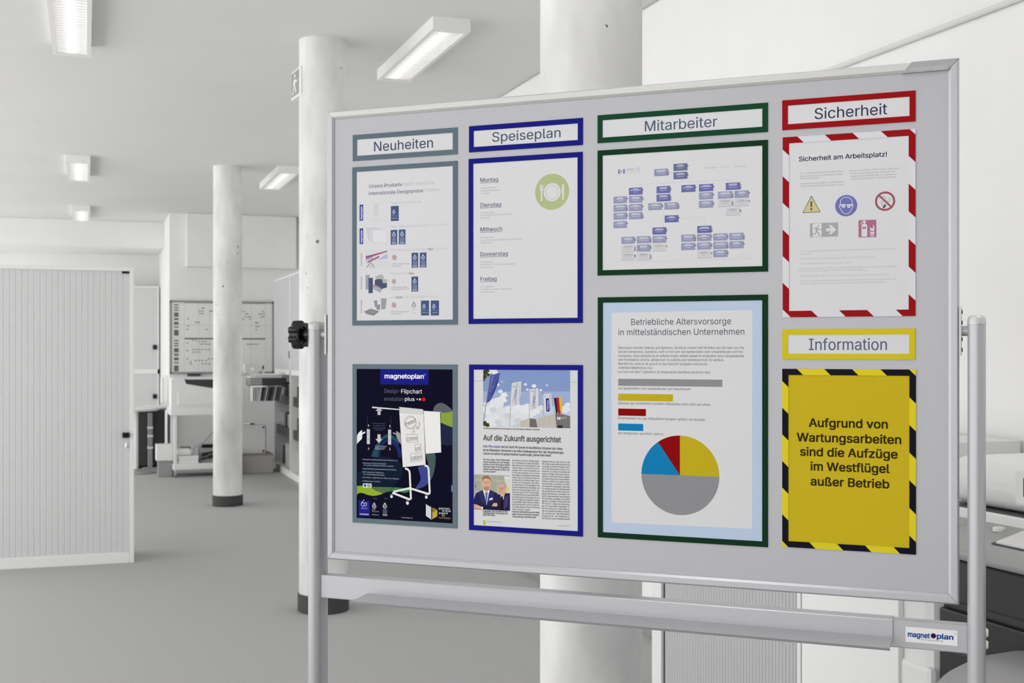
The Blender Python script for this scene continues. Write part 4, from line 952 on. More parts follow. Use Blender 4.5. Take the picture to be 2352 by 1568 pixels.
for q, c in (([(859, 690), (866.6, 689.2), (868, 704), (862, 706)], (142, 142, 152)), ([(875.6, 684.8), (888.8, 685.2), (886, 709), (876.4, 711)], (150, 150, 158)), ([(866, 700), (874, 699), (873, 712), (864.6, 710)], (136, 136, 146)), ([(837, 715), (852, 708.6), (872, 714.6), (859, 725), (842, 721)], (132, 130, 138))): p.poly('product_picture#e', q, c)
p.line('product_picture#e', [(849, 714), (855, 717.5), (861, 713.6)], .6, (190, 190, 196))
p.done()

# --- dark flip-chart poster
t, p = notice('flipchart_poster', 'dark navy poster showing a white wheeled flip chart', 'poster', ((811, 836.5), (1051, 836.5), (1050, 1213), (810, 1199)), (96, 112, 122), .0096, (6, 6, 30))
p_ = p
def a1(x, y): return 790 + x / 7.129, 820 + y / 7.129
def a2(x, y): return 790 + x / 7.129, 1000 + y / 7.129
def curve(pts, n=8):
    q = [Vector(x) for x in pts]; out = []
    for i in range(len(q) - 1):
        a, b, c, d = q[max(i - 1, 0)], q[i], q[i + 1], q[min(i + 2, len(q) - 1)]
        for k in range(n):
            s = k / n; out.append(tuple(.5 * ((2 * b) + (c - a) * s + (2 * a - 5 * b + 4 * c - d) * s * s + (3 * b - a - 3 * c + d) * s ** 3)))
    return out + [tuple(q[-1])]
sw = 'print_swirl'
p.poly(sw, [a1(*q) for q in curve([(1458, 890), (1490, 800), (1575, 748), (1680, 780), (1782, 872)])] + [a1(1782, 900), a1(1590, 905)], (88, 92, 98))
p.poly(sw, [a1(*q) for q in ((1585, 905), (1660, 908), (1740, 895), (1782, 878), (1782, 1148), (1700, 1120), (1585, 1068))], (130, 154, 60))
p.poly(sw, [a1(*q) for q in ((1585, 1068), (1700, 1120), (1782, 1148), (1782, 1435), (1690, 1450), (1600, 1420))], (30, 34, 62))
p.poly(sw, [a2(*q) for q in curve([(450, 345), (500, 210), (600, 50), (700, -20), (800, -5), (900, 90)])] + [a2(*q) for q in curve([(890, 200), (800, 80), (700, 40), (620, 100), (575, 220), (560, 350)])], (30, 74, 82))
p.poly(sw, [a2(*q) for q in curve([(560, 350), (585, 200), (680, 60), (790, 55), (880, 130), (945, 270), (940, 355)])] + [a2(*q) for q in curve([(890, 360), (870, 240), (800, 140), (700, 110), (620, 190), (590, 350)])], (28, 34, 96))
p.poly(sw, [a2(*q) for q in curve([(210, 620), (300, 560), (560, 350), (900, 420), (960, 640), (800, 840)])] + [a2(210, 830)], (8, 26, 44))
p.poly(sw, [a2(*q) for q in curve([(1340, 300), (1490, 295), (1495, 500), (1440, 700), (1320, 830), (1150, 885)])] + [a2(*q) for q in curve([(1200, 820), (1330, 700), (1390, 520), (1345, 330)])], (66, 86, 84))
p.poly(sw, [a2(*q) for q in curve([(1210, 520), (1300, 490), (1390, 500), (1410, 700), (1330, 820), (1160, 875)])] + [a2(*q) for q in curve([(1230, 780), (1260, 690), (1210, 520)])], (58, 68, 138))
p.poly(sw, [a2(*q) for q in curve([(430, 838), (640, 842), (900, 850), (1080, 875), (1060, 915), (980, 935), (860, 900), (740, 920), (640, 945), (560, 940)])], (62, 122, 74))
p.poly(sw, [a2(*q) for q in curve([(212, 820), (330, 825), (440, 846), (520, 900), (640, 940), (580, 970), (480, 985), (380, 965), (300, 938), (240, 945), (212, 978)])], (136, 168, 40))
p.poly(sw, [a2(*q) for q in curve([(440, 846), (560, 846), (740, 860), (800, 850), (720, 920), (640, 940), (520, 900)])], (84, 104, 70))
p.line(sw, [a2(*q) for q in curve([(640, 945), (760, 900), (880, 760)])], .8, (6, 10, 40))
# maker block, title
p.rect('logo_block', 874, 846.3, 985, 882.4, (20, 26, 124)); p.text('logo_block', 'magnetoplan', 883.7, 868.4, 974, 10.4, (232, 232, 238), .024); p.ring('logo_block', 976.3, 860.3, 1.8, .45, (180, 184, 220), n=14)
p.text('lettering', 'Design-', 883.6, 901.8, 920.5, 9.4, (96, 96, 118), -.012); p.text('lettering', 'Flipchart', 921.9, 902.9, 969.8, 9.6, (222, 222, 228), .006); p.text('lettering', 'evolution', 883.3, 919.8, 926.8, 8.8, (96, 96, 118), -.012); p.text('lettering', 'plus', 930.3, 920.2, 952.7, 8.8, (222, 222, 228), .006)
for x, y, r, c in ((959, 916.6, 2.1, (150, 150, 200)), (965.2, 916.8, 2.7, (224, 194, 92)), (973.8, 916.8, 4.5, (200, 10, 16))): p.disc('print_dots', x, y, r, c, n=24)
# flip chart
fc = 'flipchart_picture'; FW = (222, 221, 219)
p.poly(fc, [a1(465, 808), a1(912, 848), a1(912, 866), a1(465, 832)], (214, 214, 216)); p.poly(fc, [a1(1300, 876), a1(1592, 898), a1(1592, 908), a1(1300, 890)], (214, 214, 216))
p.poly(fc, [(973.5, 944.8), (1011, 946.4), (1013.7, 1038.6), (978, 1041.8)], (228, 228, 226)); p.poly(fc, [(978, 1067), (925.8, 1072.6), (917.6, 945), (973.2, 950)], FW)
p.poly(fc, [(917.2, 934.6), (918.6, 934.2), (971.6, 939.6), (972.6, 941), (972.6, 950.8), (918.2, 947.6)], (204, 204, 205)); p.line(fc, [(918.4, 947.8), (972.6, 951)], .6, (170, 170, 174)); p.disc(fc, 918.6, 939.2, 1.1, (20, 20, 30), n=10); p.line(fc, [(973.4, 951), (978, 1041)], .8, (60, 60, 66))
for q in (((1005, 535), (1050, 553), (1076, 585), (1082, 640), (1100, 1035), (1080, 1045), (795, 935), (830, 915), (1075, 862), (1120, 872), (1395, 958)), ((1325, 488), (1370, 502), (1388, 540), (1392, 600), (1408, 930), (1395, 958))): p.line(fc, [a2(*x) for x in q], 4.7, (226, 225, 222))
p.line(fc, [a2(1082, 640), a2(1100, 1035)], 4.7, (226, 225, 222))
for x, y, r in ((783, 997, 24), (1043, 1105, 27), (1352, 1007, 24)): q = a2(x, y); p.disc(fc, q[0], q[1], r / 7.129, (222, 222, 220), n=20); p.ring(fc, q[0] - .6, q[1] - 2, r / 7.129 + .3, .8, (150, 150, 154), 20, 160, 12)
# handwriting on the chart
hw = 'handwriting'; HK = (36, 36, 78)
def htext(s_, x0, y, x1, cap, y1): q = a1(x0, y); p.text(hw, s_, q[0], q[1], a1(x1, 0)[0], cap, HK, .0, a1(0, y1)[1])
q = a1(1090, 1068); p.ring(hw, q[0], q[1], 14.6, .7, HK, sx=1.0, n=40); p.ring(hw, q[0] + 1, q[1] + .6, 12.2, .5, HK, sx=1.15, n=40, tilt=24)
htext('created', 1003, 1128, 1172, 9.5, 1068); htext('for', 1190, 1195, 1246, 9, 1165)
htext('comm', 1036, 1370, 1202, 10.5, 1360); q = a1(0, 0)
def hbox(pts): p.line(hw, rpoly([a1(*x) for x in pts], 1.6), .6, HK, True)
hbox([(1022, 1266), (1212, 1264), (1216, 1388), (1026, 1395)]); hbox([(1166, 1424), (1262, 1418), (1268, 1540), (1172, 1552)]); htext('uni', 1178, 1528, 1256, 10, 1522)
hbox([(1087, 1583), (1280, 1571), (1286, 1690), (1098, 1716)]); htext('cation', 1102, 1690, 1276, 11, 1668)
p.line(hw, [a1(*x) for x in curve([(1206, 1050), (1240, 1066), (1238, 1096)])], .5, HK); p.poly(hw, [a1(1224, 1088), a1(1250, 1090), a1(1238, 1108)], HK)
p.line(hw, [a1(*x) for x in curve([(1168, 1168), (1130, 1180), (1138, 1225)])], .5, HK); p.line(hw, [a1(*x) for x in curve([(1180, 1174), (1150, 1190), (1155, 1225)])], .5, HK); p.line(hw, [a1(*x) for x in ((1120, 1222), (1145, 1258), (1174, 1222), (1120, 1222))], .5, HK)
# height-setting diagram
dg = 'diagram'; DW = (214, 214, 216)
for x, dx in ((403, 0), (751, 8)):
    p.poly(dg, [a1(x - 25, 1176 + dx), a1(x + 25, 1180 + dx), a1(x + 25, 1424 + dx), a1(x - 25, 1420 + dx)], (196, 196, 200))
    for yy in (1254, 1347): q = a1(x + 2, yy + dx); p.ring(dg, q[0], q[1], 1.9, .45, (40, 40, 70), n=16)
    p.line(dg, [a1(x - 19, 955), a1(x - 19, 1170)] if dx == 0 else [a1(x + 20, 965), a1(x + 20, 1180)], .4, (90, 90, 100))
    for yy, sg in ((1110, 1), (1505, -1)):
        p.line(dg, [a1(x + 4, yy + sg * 40 + dx), a1(x + 4, yy + dx)], .5, DW); p.poly(dg, [a1(x - 8, yy + sg * 12 + dx), a1(x + 16, yy + sg * 12 + dx), a1(x + 4, yy - sg * 12 + dx)], DW)
p.poly(dg, [a1(522, 878), a1(578, 815), a1(634, 878), a1(603, 878), a1(603, 945), a1(553, 945), a1(553, 878)], (178, 178, 184)); p.poly(dg, [a1(553, 1262), a1(603, 1262), a1(603, 1340), a1(632, 1340), a1(575, 1405), a1(520, 1336), a1(553, 1336)], (196, 196, 200))
p.poly(dg, [a1(*q) for q in curve([(212, 1425), (214, 1300), (250, 1230), (302, 1193), (300, 1236), (345, 1216), (352, 1240), (305, 1268), (298, 1330), (260, 1372), (212, 1425)], 5)], (226, 226, 228)); p.poly(dg, [a1(*q) for q in curve([(938, 1425), (895, 1370), (862, 1300), (855, 1270), (806, 1250), (812, 1230), (862, 1245), (858, 1210), (915, 1240), (934, 1300)], 5)], (150, 146, 152))
for s_, x0, y, x1 in (('Einfaches, stufenloses', 478, 1090, 678), ('Verstellen nach', 470, 1128, 680), ('unten dank der Magnete', 475, 1165, 682), ('und 2 Federn', 515, 1198, 636)): q = a1(x0, y); p.text('body_text', s_, q[0], q[1], a1(x1, 0)[0], 2.2, (104, 104, 124))
for s_, y, x1 in (('mit starken Magneten', 1460, 706), ('haftet auf allen', 1485, 684), ('Metallflächen', 1508, 664)): q = a1(514, y); p.text('body_text', s_, q[0], q[1], a1(x1, 0)[0], 2.2, (196, 196, 206))
for s_, y, x1 in (('Magnetische Höhenverstellung des Charts bis 2 m', 398, 885), ('Standfest und leicht manövrierbar', 458, 697), ('mit 6 großen, feststellbaren Möbel-Laufrollen', 492, 815), ('Magnethaftende, pulverbeschichtete Oberfläche', 550, 860), ('Mit 2 integrierten Seitenarmen', 604, 655), ('für 3-fache Präsentationsfläche', 642, 667), ('Inkl. Marker, 3 Blatt Flipchart-Papier und 4 Magnete', 692, 905), ('Artikelnummer: 1227026', 752, 597)):
    q = a2(320, y); p.text('body_text', s_, q[0], q[1], a2(x1, 0)[0], 3.0, (168, 172, 190), -.002)
    if y not in (492, 642): q = a2(306, y - 10); p.disc('body_text', q[0], q[1], .7, (190, 190, 204), n=8)
q0_, q1_ = a2(312, 782), a2(458, 852); p.poly('approval_mark', rpoly([q0_, (q1_[0], q0_[1]), q1_, (q0_[0], q1_[1])], 3), (214, 216, 222)); q = a2(350, 815); p.disc('approval_mark', q[0], q[1], 3.4, (44, 70, 120), n=20); q = a2(412, 815); p.ring('approval_mark', q[0], q[1], 3.4, 1.1, (30, 34, 52), n=20); q = a2(385, 832); p.text('approval_mark', 'GS', q[0], q[1], a2(440, 0)[0], 4.4, (30, 34, 52), .01)
q0_, q1_ = a2(243, 1060), a2(425, 1312); p.rect('anniversary_block', q0_[0], q0_[1], q1_[0], q1_[1], (26, 32, 128))
q = a2(312, 1125); p.ring('anniversary_block', q[0], q[1], 4.0, .9, (230, 230, 238), n=24); q = a2(356, 1123); p.ring('anniversary_block', q[0], q[1], 3.6, .9, (230, 230, 238), n=24, sx=.95); p.line('anniversary_block', [a2(286, 1110), a2(335, 1046)], .9, (230, 230, 238)); q = a2(282, 1200); p.text('anniversary_block', 'Jahre', q[0], q[1], a2(384, 0)[0], 5.2, (136, 140, 200), -.008); q = a2(262, 1290); p.text('anniversary_block', 'magnetoplan', q[0], q[1], a2(410, 0)[0], 3, (230, 230, 238), .014)
for cx, nm in ((498, ('German', 'Design Award', 'NOMINEE 2016')), (673, None)):
    q = a2(cx, 1157); medal('award_print', q[0], q[1], 4.6, (228, 228, 234))
    if nm:
        for i, s_ in enumerate(nm): q = a2(462, (1218, 1246, 1300)[i]); p.text('award_print', s_, q[0], q[1], a2((520, 576, 576)[i], 0)[0], 2.3, (176, 178, 196))
    else:
        for i, s_ in enumerate(('GERMAN', 'DESIGN', 'AWARD', 'SPECIAL')): q = a2(638, 1224 + 22 * i); p.text('award_print', s_, q[0], q[1], a2(712, 0)[0], 2.2, (126, 150, 186))
        q = a2(638, 1308); p.text('award_print', '2016', q[0], q[1], a2(712, 0)[0], 3.3, (228, 228, 234), .012)
    q = a2(cx - 10, 1035); p.text('award_print', 'Winner' if nm else 'Special Mention', q[0], q[1], a2(cx + 50, 0)[0], 1.8, (136, 138, 160))
q = a2(943, 1348); p.text('lettering', 'magnetoplan.de', q[0], q[1], a2(1130, 0)[0], 3.2, (150, 152, 172))
p.poly('brand_award', [a2(1345, 1122), a2(1432, 1172), a2(1432, 1368), a2(1345, 1308)], (206, 207, 212)); p.line('brand_award', [a2(1345, 1308), a2(1440, 1372), a2(1450, 1366)], .8, (226, 226, 232)); p.poly('brand_award', [a2(1448, 1176), a2(1520, 1206), a2(1532, 1220), a2(1532, 1318), a2(1522, 1330), a2(1448, 1366)], (140, 118, 40)); p.poly('brand_award', [a2(1448, 1258), a2(1532, 1222), a2(1532, 1318), a2(1448, 1366)], (186, 162, 70))
for s_, x0, y, x1, c in (('german', 1555, 1203, 1733, 206), ('brand', 1612, 1243, 1748, 206), ('award', 1555, 1280, 1700, 206), ('16', 1605, 1318, 1652, 206), ('nominee', 1555, 1358, 1748, (150, 118, 76))): q = a2(x0, y); p.text('brand_award', s_, q[0], q[1], a2(x1, 0)[0], 5, c, .004)
p.rect('side_note', a2(1757, 0)[0], a2(0, 800)[1], a2(1780, 0)[0], a2(0, 925)[1], (26, 32, 128)); p.vtext('side_note', 'magnetoplan', a2(1776, 0)[0], a2(0, 915)[1], a2(0, 815)[1], 2.4, (210, 212, 226), .01)
p.done()

# --- magazine article
t, p = notice('article_sheet', 'blue-framed magazine page with a photo of flags above three text columns', 'article', ((1078, 837), (1339, 838), (1339, 1231), (1078, 1217)), (14, 16, 120), .0098, PAP)
def b1(x, y): return 1060 + x / 7.127, 820 + y / 7.127
def b2(x, y): return 1060 + x / 7.127, 1020 + y / 7.127
pc_ = 'flag_photograph'
def B1(col, *pts): p.poly(pc_, [b1(*q) for q in pts], col)
B1((126, 148, 192), (357, 202), (1782, 215), (1782, 640), (357, 640)); B1((150, 168, 204), (357, 560), (1782, 560), (1782, 860), (357, 840)); B1((186, 196, 214), (357, 800), (1782, 800), (1782, 1163), (357, 1130))
rnd = random.Random(3)
CLIP = (358, 204, 1781, 1140)
def puff(x, y, r, col, sy=.7):
    pts = [(min(max(x + r * math.cos(i * .45) * (1 + .18 * math.sin(i * 2.3)), CLIP[0]), CLIP[2]), min(max(y + sy * r * math.sin(i * .45) * (1 + .18 * math.cos(i * 1.7)), CLIP[1]), CLIP[3])) for i in range(14)]
    B1(col, *pts)
for x, y, r, c in [(660, 700, 90, 226), (560, 760, 130, 222), (450, 860, 120, 226), (420, 760, 60, 214), (700, 620, 60, 226), (860, 900, 190, 224), (1000, 960, 170, 220), (1060, 850, 120, 226), (620, 930, 150, 216), (520, 1040, 150, 222), (760, 1040, 170, 216), (900, 790, 60, 228), (1180, 880, 110, 226), (1300, 830, 60, 222), (1700, 850, 90, 222), (1740, 780, 50, 226), (1190, 470, 40, 226), (1050, 445, 30, 220), (1300, 540, 28, 214), (600, 450, 30, 222), (540, 240, 60, 226), (460, 235, 50, 222), (665, 400, 16, 218), (1400, 460, 22, 206), (640, 560, 40, 224), (1080, 530, 28, 214)]:
    puff(x, y, r, (c - 6, c - 3, c + 2)); 
for x, y, r in ((520, 860, 60), (760, 960, 70), (930, 1040, 70), (600, 1060, 60)): puff(x, y, r, (200, 202, 210))
for x, y, r in ((390, 250, 45), (420, 220, 40), (380, 320, 36), (440, 290, 26), (372, 370, 18), (385, 1085, 40), (430, 1112, 34)): puff(x, y, r, (58, 62, 30), 1)
B1((46, 50, 90), (478, 295), (640, 258), (636, 268), (480, 305))
B1((74, 82, 150), (480, 300), (634, 264), (600, 420), (540, 580), (470, 720), (414, 752), (440, 560)); B1((52, 58, 124), (575, 420), (620, 300), (600, 420), (540, 580), (460, 735), (500, 600)); B1((112, 118, 180), (500, 310), (530, 302), (490, 470), (460, 560))
for x, y in ((500, 500), (520, 480), (490, 545), (555, 468), (530, 520), (470, 560)): q = b1(x, y); p.disc(pc_, q[0], q[1], .7, (196, 196, 150), n=6)
p.line(pc_, [b1(475, 290), b1(405, 770), b1(362, 1060)], 1.8, (136, 136, 140))
for fx, top, bot, wd, px in ((825, 405, 1135, 985, 790), (1112, 512, 1143, 1262, 1112), (1330, 590, 965, 1470, 1350), (1502, 660, 960, 1640, 1530)): p.line(pc_, [b1(fx, top), b1(px, bot)], 1.9, (168, 170, 174)); q = b1(fx, top); p.disc(pc_, q[0], q[1], 1.2, (60, 60, 66), n=10)
FWh = (206, 207, 214)
B1(FWh, (835, 420), (985, 395), (975, 600), (950, 690), (955, 780), (900, 790), (805, 825), (815, 620)); B1((178, 180, 192), (905, 430), (935, 420), (900, 640), (830, 780), (850, 640)); B1((186, 188, 200), (955, 430), (975, 420), (960, 620), (930, 760))
p.text(pc_, 'H', b1(848, 500)[0], b1(0, 498)[1], b1(880, 0)[0], 4.4, (110, 112, 130), .01); p.vtext(pc_, 'transotype', b1(905, 0)[0], b1(0, 775)[1], b1(0, 535)[1], 5.4, (82, 84, 100))
B1(FWh, (1122, 525), (1262, 505), (1262, 780), (1240, 830), (1125, 890)); B1((178, 180, 192), (1200, 520), (1225, 515), (1215, 700), (1150, 860), (1170, 700)); p.text(pc_, 'H', b1(1150, 0)[0], b1(0, 575)[1], b1(1180, 0)[0], 4, (110, 112, 130), .01); p.vtext(pc_, 'COPIC', b1(1212, 0)[0], b1(0, 835)[1], b1(0, 630)[1], 5.6, (66, 68, 84), -.004)
B1(FWh, (1340, 608), (1470, 590), (1480, 780), (1475, 880), (1360, 930)); B1((182, 184, 196), (1440, 610), (1460, 600), (1470, 860), (1430, 900)); p.text(pc_, 'H', b1(1355, 0)[0], b1(0, 655)[1], b1(1385, 0)[0], 3.6, (130, 132, 148), .01); B1((22, 30, 118), (1383, 678), (1432, 668), (1446, 885), (1392, 892)); p.vtext(pc_, 'magnetoplan', b1(1424, 0)[0], b1(0, 870)[1], b1(0, 700)[1], 3.6, (214, 216, 228), .012)
B1((36, 32, 44), (1515, 668), (1558, 664), (1580, 900), (1552, 950)); B1((176, 36, 40), (1556, 664), (1600, 658), (1628, 920), (1590, 955), (1575, 850)); B1((214, 176, 50), (1598, 658), (1642, 654), (1655, 820), (1640, 945), (1615, 860))
B1((190, 186, 176), (962, 1045), (1112, 998), (1112, 1145), (962, 1140)); B1((108, 104, 98), (1112, 998), (1218, 1012), (1248, 1148), (1112, 1145)); B1((186, 182, 172), (1218, 1010), (1535, 925), (1558, 1157), (1248, 1148)); B1((112, 110, 108), (1535, 925), (1660, 932), (1782, 965), (1782, 1163), (1558, 1157))
for x, y0, y1_ in ((1050, 1020, 1142), (1275, 998, 1148), (1355, 976, 1150), (1440, 952, 1153), (1005, 1034, 1140)): p.line(pc_, [b1(x, y0), b1(x + 2, y1_)], .35, (150, 146, 138))
p.line(pc_, [b1(1112, 512), b1(1112, 1143)], 1.9, (176, 178, 180))
for x0, x1, y0, y1_ in ((1568, 1590, 975, 1022), (1602, 1622, 975, 1026), (1592, 1600, 990, 1012)): B1((214, 214, 216), (x0, y0), (x1, y0 + 2), (x1, y1_), (x0, y1_ - 2))
q = b1(1632, 1012); p.text(pc_, 'HOLTZ', q[0], q[1], b1(1722, 0)[0], 5, (206, 206, 210)); B1((40, 40, 44), (1575, 1112), (1660, 1118), (1660, 1160), (1575, 1158))
NAVY = (14, 16, 36)
card(b1(1492, 0)[0], b1(0, 294)[1], b1(1583, 0)[0], b1(0, 488)[1], 'w'); card(b1(1605, 0)[0], b1(0, 295)[1], b1(1696, 0)[0], b1(0, 489)[1], 'w')
p.line('body_text', [b1(205, 393), b1(357, 394)], .5, (70, 70, 74)); p.line('body_text', [b1(1785, 408), b1(1908, 409)], .5, (70, 70, 74))
BK = (40, 40, 46)
q = b1(357, 1172); p.text('body_text', 'Auf Wachstum ausgerichtet: die Firmenzentrale von Holtz Office Support in Wiesbaden-Delkenheim', q[0], q[1], b1(1283, 0)[0], 3.0, BK, .03, b1(0, 1196)[1])
q = b1(357, 1360); p.text('lettering', 'Auf die Zukunft ausgerichtet', q[0], q[1], b1(1633, 0)[0], 12.4, (90, 90, 94), .028, b1(0, 1394)[1])
for s_, x0, y, x1, c, y1_ in (('Holtz Office Support', 357, 1474, 645, (48, 66, 146), 1482), ('setzt auf Zukunft: Wir sprachen mit Geschäftsführer Christopher Holtz-Kathan,', 655, 1482, 1663, BK, 1518), ('der das Wiesbadener Unternehmen in der dritten Familiengeneration führt, über Herausforderungen,', 357, 1534, 1678, BK, 1580), ('Chancen und natürlich die gerade erhaltenen Auszeichnungen „German Brand Award“.', 357, 1591, 1480, BK, 1626)):
    q = b1(x0, y); p.text('body_text', s_, q[0], q[1], b1(x1, 0)[0], 5.1, c, .026, b1(0, y1_)[1])
def col(lines, x0, x1, y0, y1_, slope, off, short=()):
    for i, s_ in enumerate(lines):
        y = y0 + (y1_ - y0) * i / (len(lines) - 1); xe = x1 if i not in short else x0 + (x1 - x0) * short[i]
        q = b2(x0, y); p.text('body_text#%d' % int(x0 * 3 + y0), s_, q[0], q[1], b2(xe, 0)[0], 3.6, BK, off, b2(0, y + slope * (xe - x0) / (x1 - x0))[1])
col(('Herr Holtz-Kathan, 2016 ist offensichtlich', 'ein ganz besonderes Jahr in der Firmenge-', 'schichte von Holtz Office Support. Welchen', 'Stellenwert haben für Sie die gerade er-', 'haltenen Auszeichnungen mit dem „Ger-', 'man Brand Award“?'), 357, 797, 260, 456, 14, .03, {5: .48})
col(('Wir können auf unser 60-jähriges Beste-', 'hen zurückblicken und dank des bestän-', 'digen Wachstums mit viel Motivation in die', 'Zukunft schauen. Das macht 2016 zum be-', 'sonderen Jahr für unser Unternehmen und', 'für mich ganz persönlich. Denn ich kann', 'die Aufgabe, das erfolgreiche Lebenswerk', 'meines Vaters und Großvaters in der drit-', 'ten Generation fortzuführen, weiter zuver-', 'sichtlich und mutig angehen. Die schöns-', 'ten Geschenke zum Firmenjubiläum sind', 'das hervorragende letzte Geschäftsjahr und', 'gleich zwei Auszeichnungen mit dem „Ger-', 'man Brand Award 2016“ für die erfolgrei-', 'che Markenführung unserer beiden Mar-', 'ken magnetoplan und transotype. Die vom', 'Rat für Formgebung vergebene Auszeich-', 'nung bestätigt unsere intensive, aufwen-', 'dige Arbeit der letzten Jahre und Jahrzehn-', 'te, unseren Marken ein klares Profil nach', 'innen und außen zu geben.'), 833, 1282, 275, 1072, 15, .016, {20: .66})
col(('Erkennbar wie Markenführung und Design', 'spielen demnach innerhalb der Firmenaus-', 'richtung eine ganz besondere Rolle?'), 833, 1280, 1112, 1192, 16, .03, {2: .88})
col(('Allerdings. Wie der Trend nicht nur in der', 'PBS-Branche zeigt, bilden Markenführung', 'und Design zunehmend wichtigere Fakto-', 'ren für den ökonomischen Erfolg von Un-', 'ternehmen. Aus diesem Grund haben wir', 'bereits vor einigen Jahren eine Inhouse-', 'Agentur in unser Unternehmen integriert,', 'um erstens die Konturen unserer Marken-', 'auftritte zu schärfen und zweitens design-', 'starke Produkte zu entwickeln, die wiede-', 'rum designaffine Zielgruppen ansprechen.', 'Für transotype haben wir beispielsweise', 'das mit dem Red Dot Design Award aus-', 'gezeichnete Notizbuch „senseBook“ ein-', 'geführt sowie gerade die neue Kollektion', 'der Produktlinie „senseBag“ auf den Markt', 'gebracht. „senseBag“ umfasst Artikel wie', 'Stift-Etuis und -mappen oder Zeichenmap-', 'pen. Für unsere Marke magnetoplan ha-', 'ben wir mit der klar auf hochwertiges De-', 'sign und Qualität fokussierten Produktli-', 'nie „evolution plus“ allen Whiteboards,', 'Pinboards, Kork- und Textilboards so-', 'wie Flipcharts als auch Moderationstafeln'), 1320, 1780, 291, 1221, 16, .016)
col(('Eingespieltes Team: die zweite und dritte', 'Familiengeneration mit Christopher und', 'Peter Holtz-Kathan'), 357, 757, 1102, 1166, 14, .03, {2: .48})
# portrait photograph of two men
pp = 'portrait_photograph'
def B2(c, *pts, cv=False): p.poly(pp, [b2(*q) for q in (curve(list(pts), 4) if cv else pts)], c)
B2((176, 178, 160), (205, 488), (797, 512), (797, 1088), (203, 1060))
for x0, y0, x1, y1_ in ((208, 495, 325, 575), (335, 498, 475, 578), (485, 504, 582, 582), (592, 508, 700, 590), (208, 590, 325, 760), (480, 592, 582, 770)): B2((160, 164, 148), (x0, y0), (x1, y0 + 4), (x1, y1_), (x0, y1_ - 3))
B2((206, 206, 196), (700, 520), (797, 530), (797, 800), (735, 790)); B2((226, 226, 214), (715, 535), (797, 542), (797, 562), (720, 556)); B2((214, 204, 120), (735, 700), (790, 680), (785, 760), (740, 790))
p.line(pp, [b2(225, 690), b2(240, 640), b2(280, 630)], .6, (110, 112, 108)); p.line(pp, [b2(232, 660), b2(240, 715)], 1.2, (60, 62, 66))
# older man
B2((36, 34, 70), (600, 820), (650, 800), (720, 800), (797, 800), (797, 1088), (610, 1082)); B2((190, 188, 196), (640, 830), (715, 800), (690, 900), (655, 930)); B2((26, 14, 18), (650, 850), (678, 850), (690, 1085), (640, 1083))
B2((60, 56, 104), (705, 880), (770, 830), (760, 1000), (690, 1086))
B2((204, 164, 140), (592, 690), (600, 650), (650, 632), (710, 650), (735, 700), (722, 790), (690, 838), (650, 842), (615, 800), (598, 740), cv=True); B2((164, 160, 156), (590, 690), (592, 640), (640, 612), (700, 614), (738, 660), (732, 715), (715, 690), (690, 650), (640, 640), (606, 660), cv=True)
for x in (632, 672): q = b2(x, 722); p.ring(pp, q[0], q[1], 2.1, .5, (92, 84, 84), n=14); p.disc(pp, q[0], q[1], .7, (56, 50, 50), n=8)
p.line(pp, [b2(622, 775), b2(645, 782), b2(672, 772)], .9, (150, 98, 88)); p.line(pp, [b2(650, 728), b2(645, 752), b2(655, 756)], .6, (168, 122, 102)); p.line(pp, [b2(690, 716), b2(728, 700)], .5, (92, 84, 84))
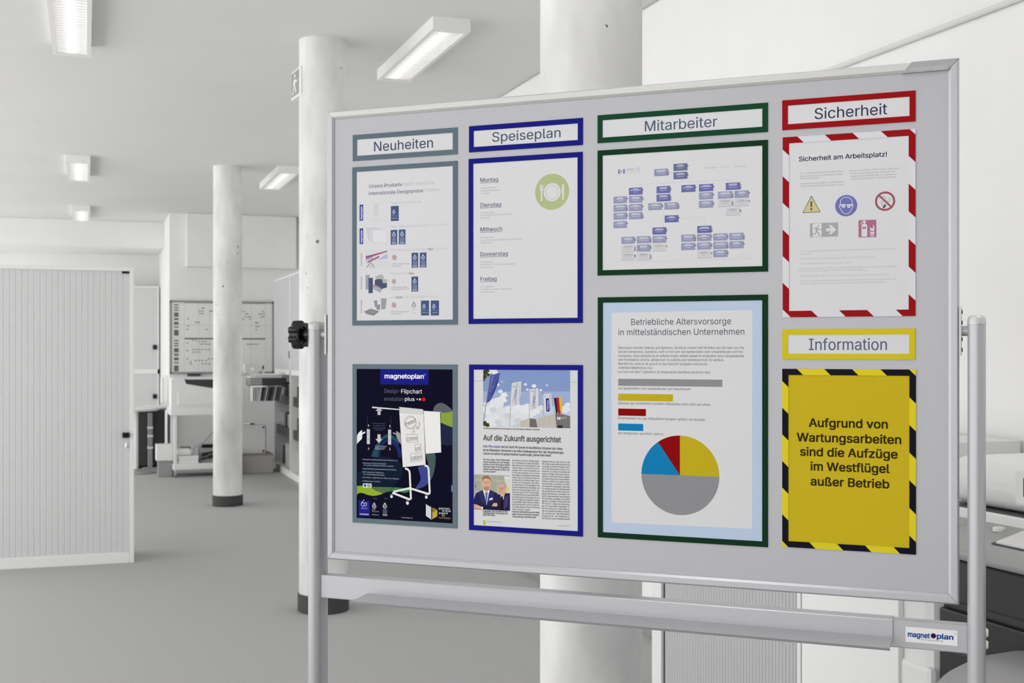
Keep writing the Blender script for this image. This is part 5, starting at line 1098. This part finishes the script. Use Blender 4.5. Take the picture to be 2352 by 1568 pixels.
# younger man
B2((34, 34, 74), (203, 1060), (205, 900), (240, 800), (355, 742), (470, 742), (590, 800), (625, 900), (622, 1080)); B2((206, 208, 216), (352, 740), (462, 740), (452, 800), (415, 1000), (385, 860)); B2((198, 152, 128), (368, 690), (462, 690), (455, 752), (410, 780), (366, 750))
B2((92, 114, 172), (394, 785), (432, 785), (428, 860), (410, 1000), (394, 880)); B2((226, 228, 232), (360, 742), (395, 775), (380, 800), (350, 760)); B2((226, 228, 232), (462, 742), (432, 775), (448, 800), (468, 760))
B2((46, 46, 92), (352, 742), (405, 1000), (300, 900), (290, 790)); B2((46, 46, 92), (470, 742), (412, 1000), (520, 900), (540, 790)); B2((220, 222, 228), (455, 895), (495, 872), (518, 880), (515, 905), (460, 915))
B2((212, 168, 144), (345, 610), (352, 560), (410, 535), (465, 560), (476, 615), (466, 690), (440, 738), (408, 746), (376, 735), (354, 690), cv=True); B2((150, 104, 70), (342, 620), (345, 550), (390, 516), (440, 520), (478, 560), (480, 620), (470, 585), (440, 562), (380, 560), (356, 580), cv=True)
B2((176, 128, 100), (354, 680), (380, 705), (408, 700), (440, 705), (467, 680), (452, 730), (410, 748), (370, 732), cv=True)
B2((206, 160, 136), (334, 618), (346, 610), (350, 655), (338, 645)); B2((206, 160, 136), (488, 618), (476, 610), (472, 655), (484, 645))
for x in (388, 438): q = b2(x, 632); p.disc(pp, q[0], q[1], 1.0, (60, 52, 56), n=10, sx=1.3); p.line(pp, [b2(x - 18, 616), b2(x, 610), b2(x + 18, 616)], .8, (132, 92, 66))
p.line(pp, [b2(414, 640), b2(406, 668), b2(420, 672)], .7, (178, 128, 106)); p.line(pp, [b2(385, 692), b2(410, 698), b2(438, 690)], 1.1, (164, 98, 90))
B2((28, 28, 62), (210, 1000), (330, 1000), (560, 1010), (622, 990), (622, 1082), (355, 1068)); B2((210, 166, 142), (203, 975), (250, 985), (330, 1020), (325, 1058), (203, 1052)); B2((210, 166, 142), (498, 1010), (530, 960), (582, 960), (596, 1000), (570, 1018))
for y in (990, 1010, 1030): p.line(pp, [b2(205, y), b2(245, y + 8)], .5, (150, 106, 88))
B2((214, 216, 222), (328, 1018), (355, 1022), (355, 1066), (328, 1062)); p.done
q = b2(357, 1240); p.rect('page_mark', q[0], q[1], b2(397, 0)[0], b2(0, 1316)[1], (168, 190, 40)); q = b2(364, 1268); p.text('page_mark', '44', q[0], q[1], b2(388, 0)[0], 2.6, (222, 224, 206))
q = b2(410, 1276); p.text('body_text', 'BusinessPartner PBS 06/2016', q[0], q[1], b2(665, 0)[0], 3.4, (110, 110, 114), -.002, b2(0, 1284)[1]); q = b2(1575, 1338); p.text('body_text', 'www.pbs-business.de', q[0], q[1], b2(1775, 0)[0], 3.2, (110, 110, 114), -.002, b2(0, 1346)[1])
p.done()
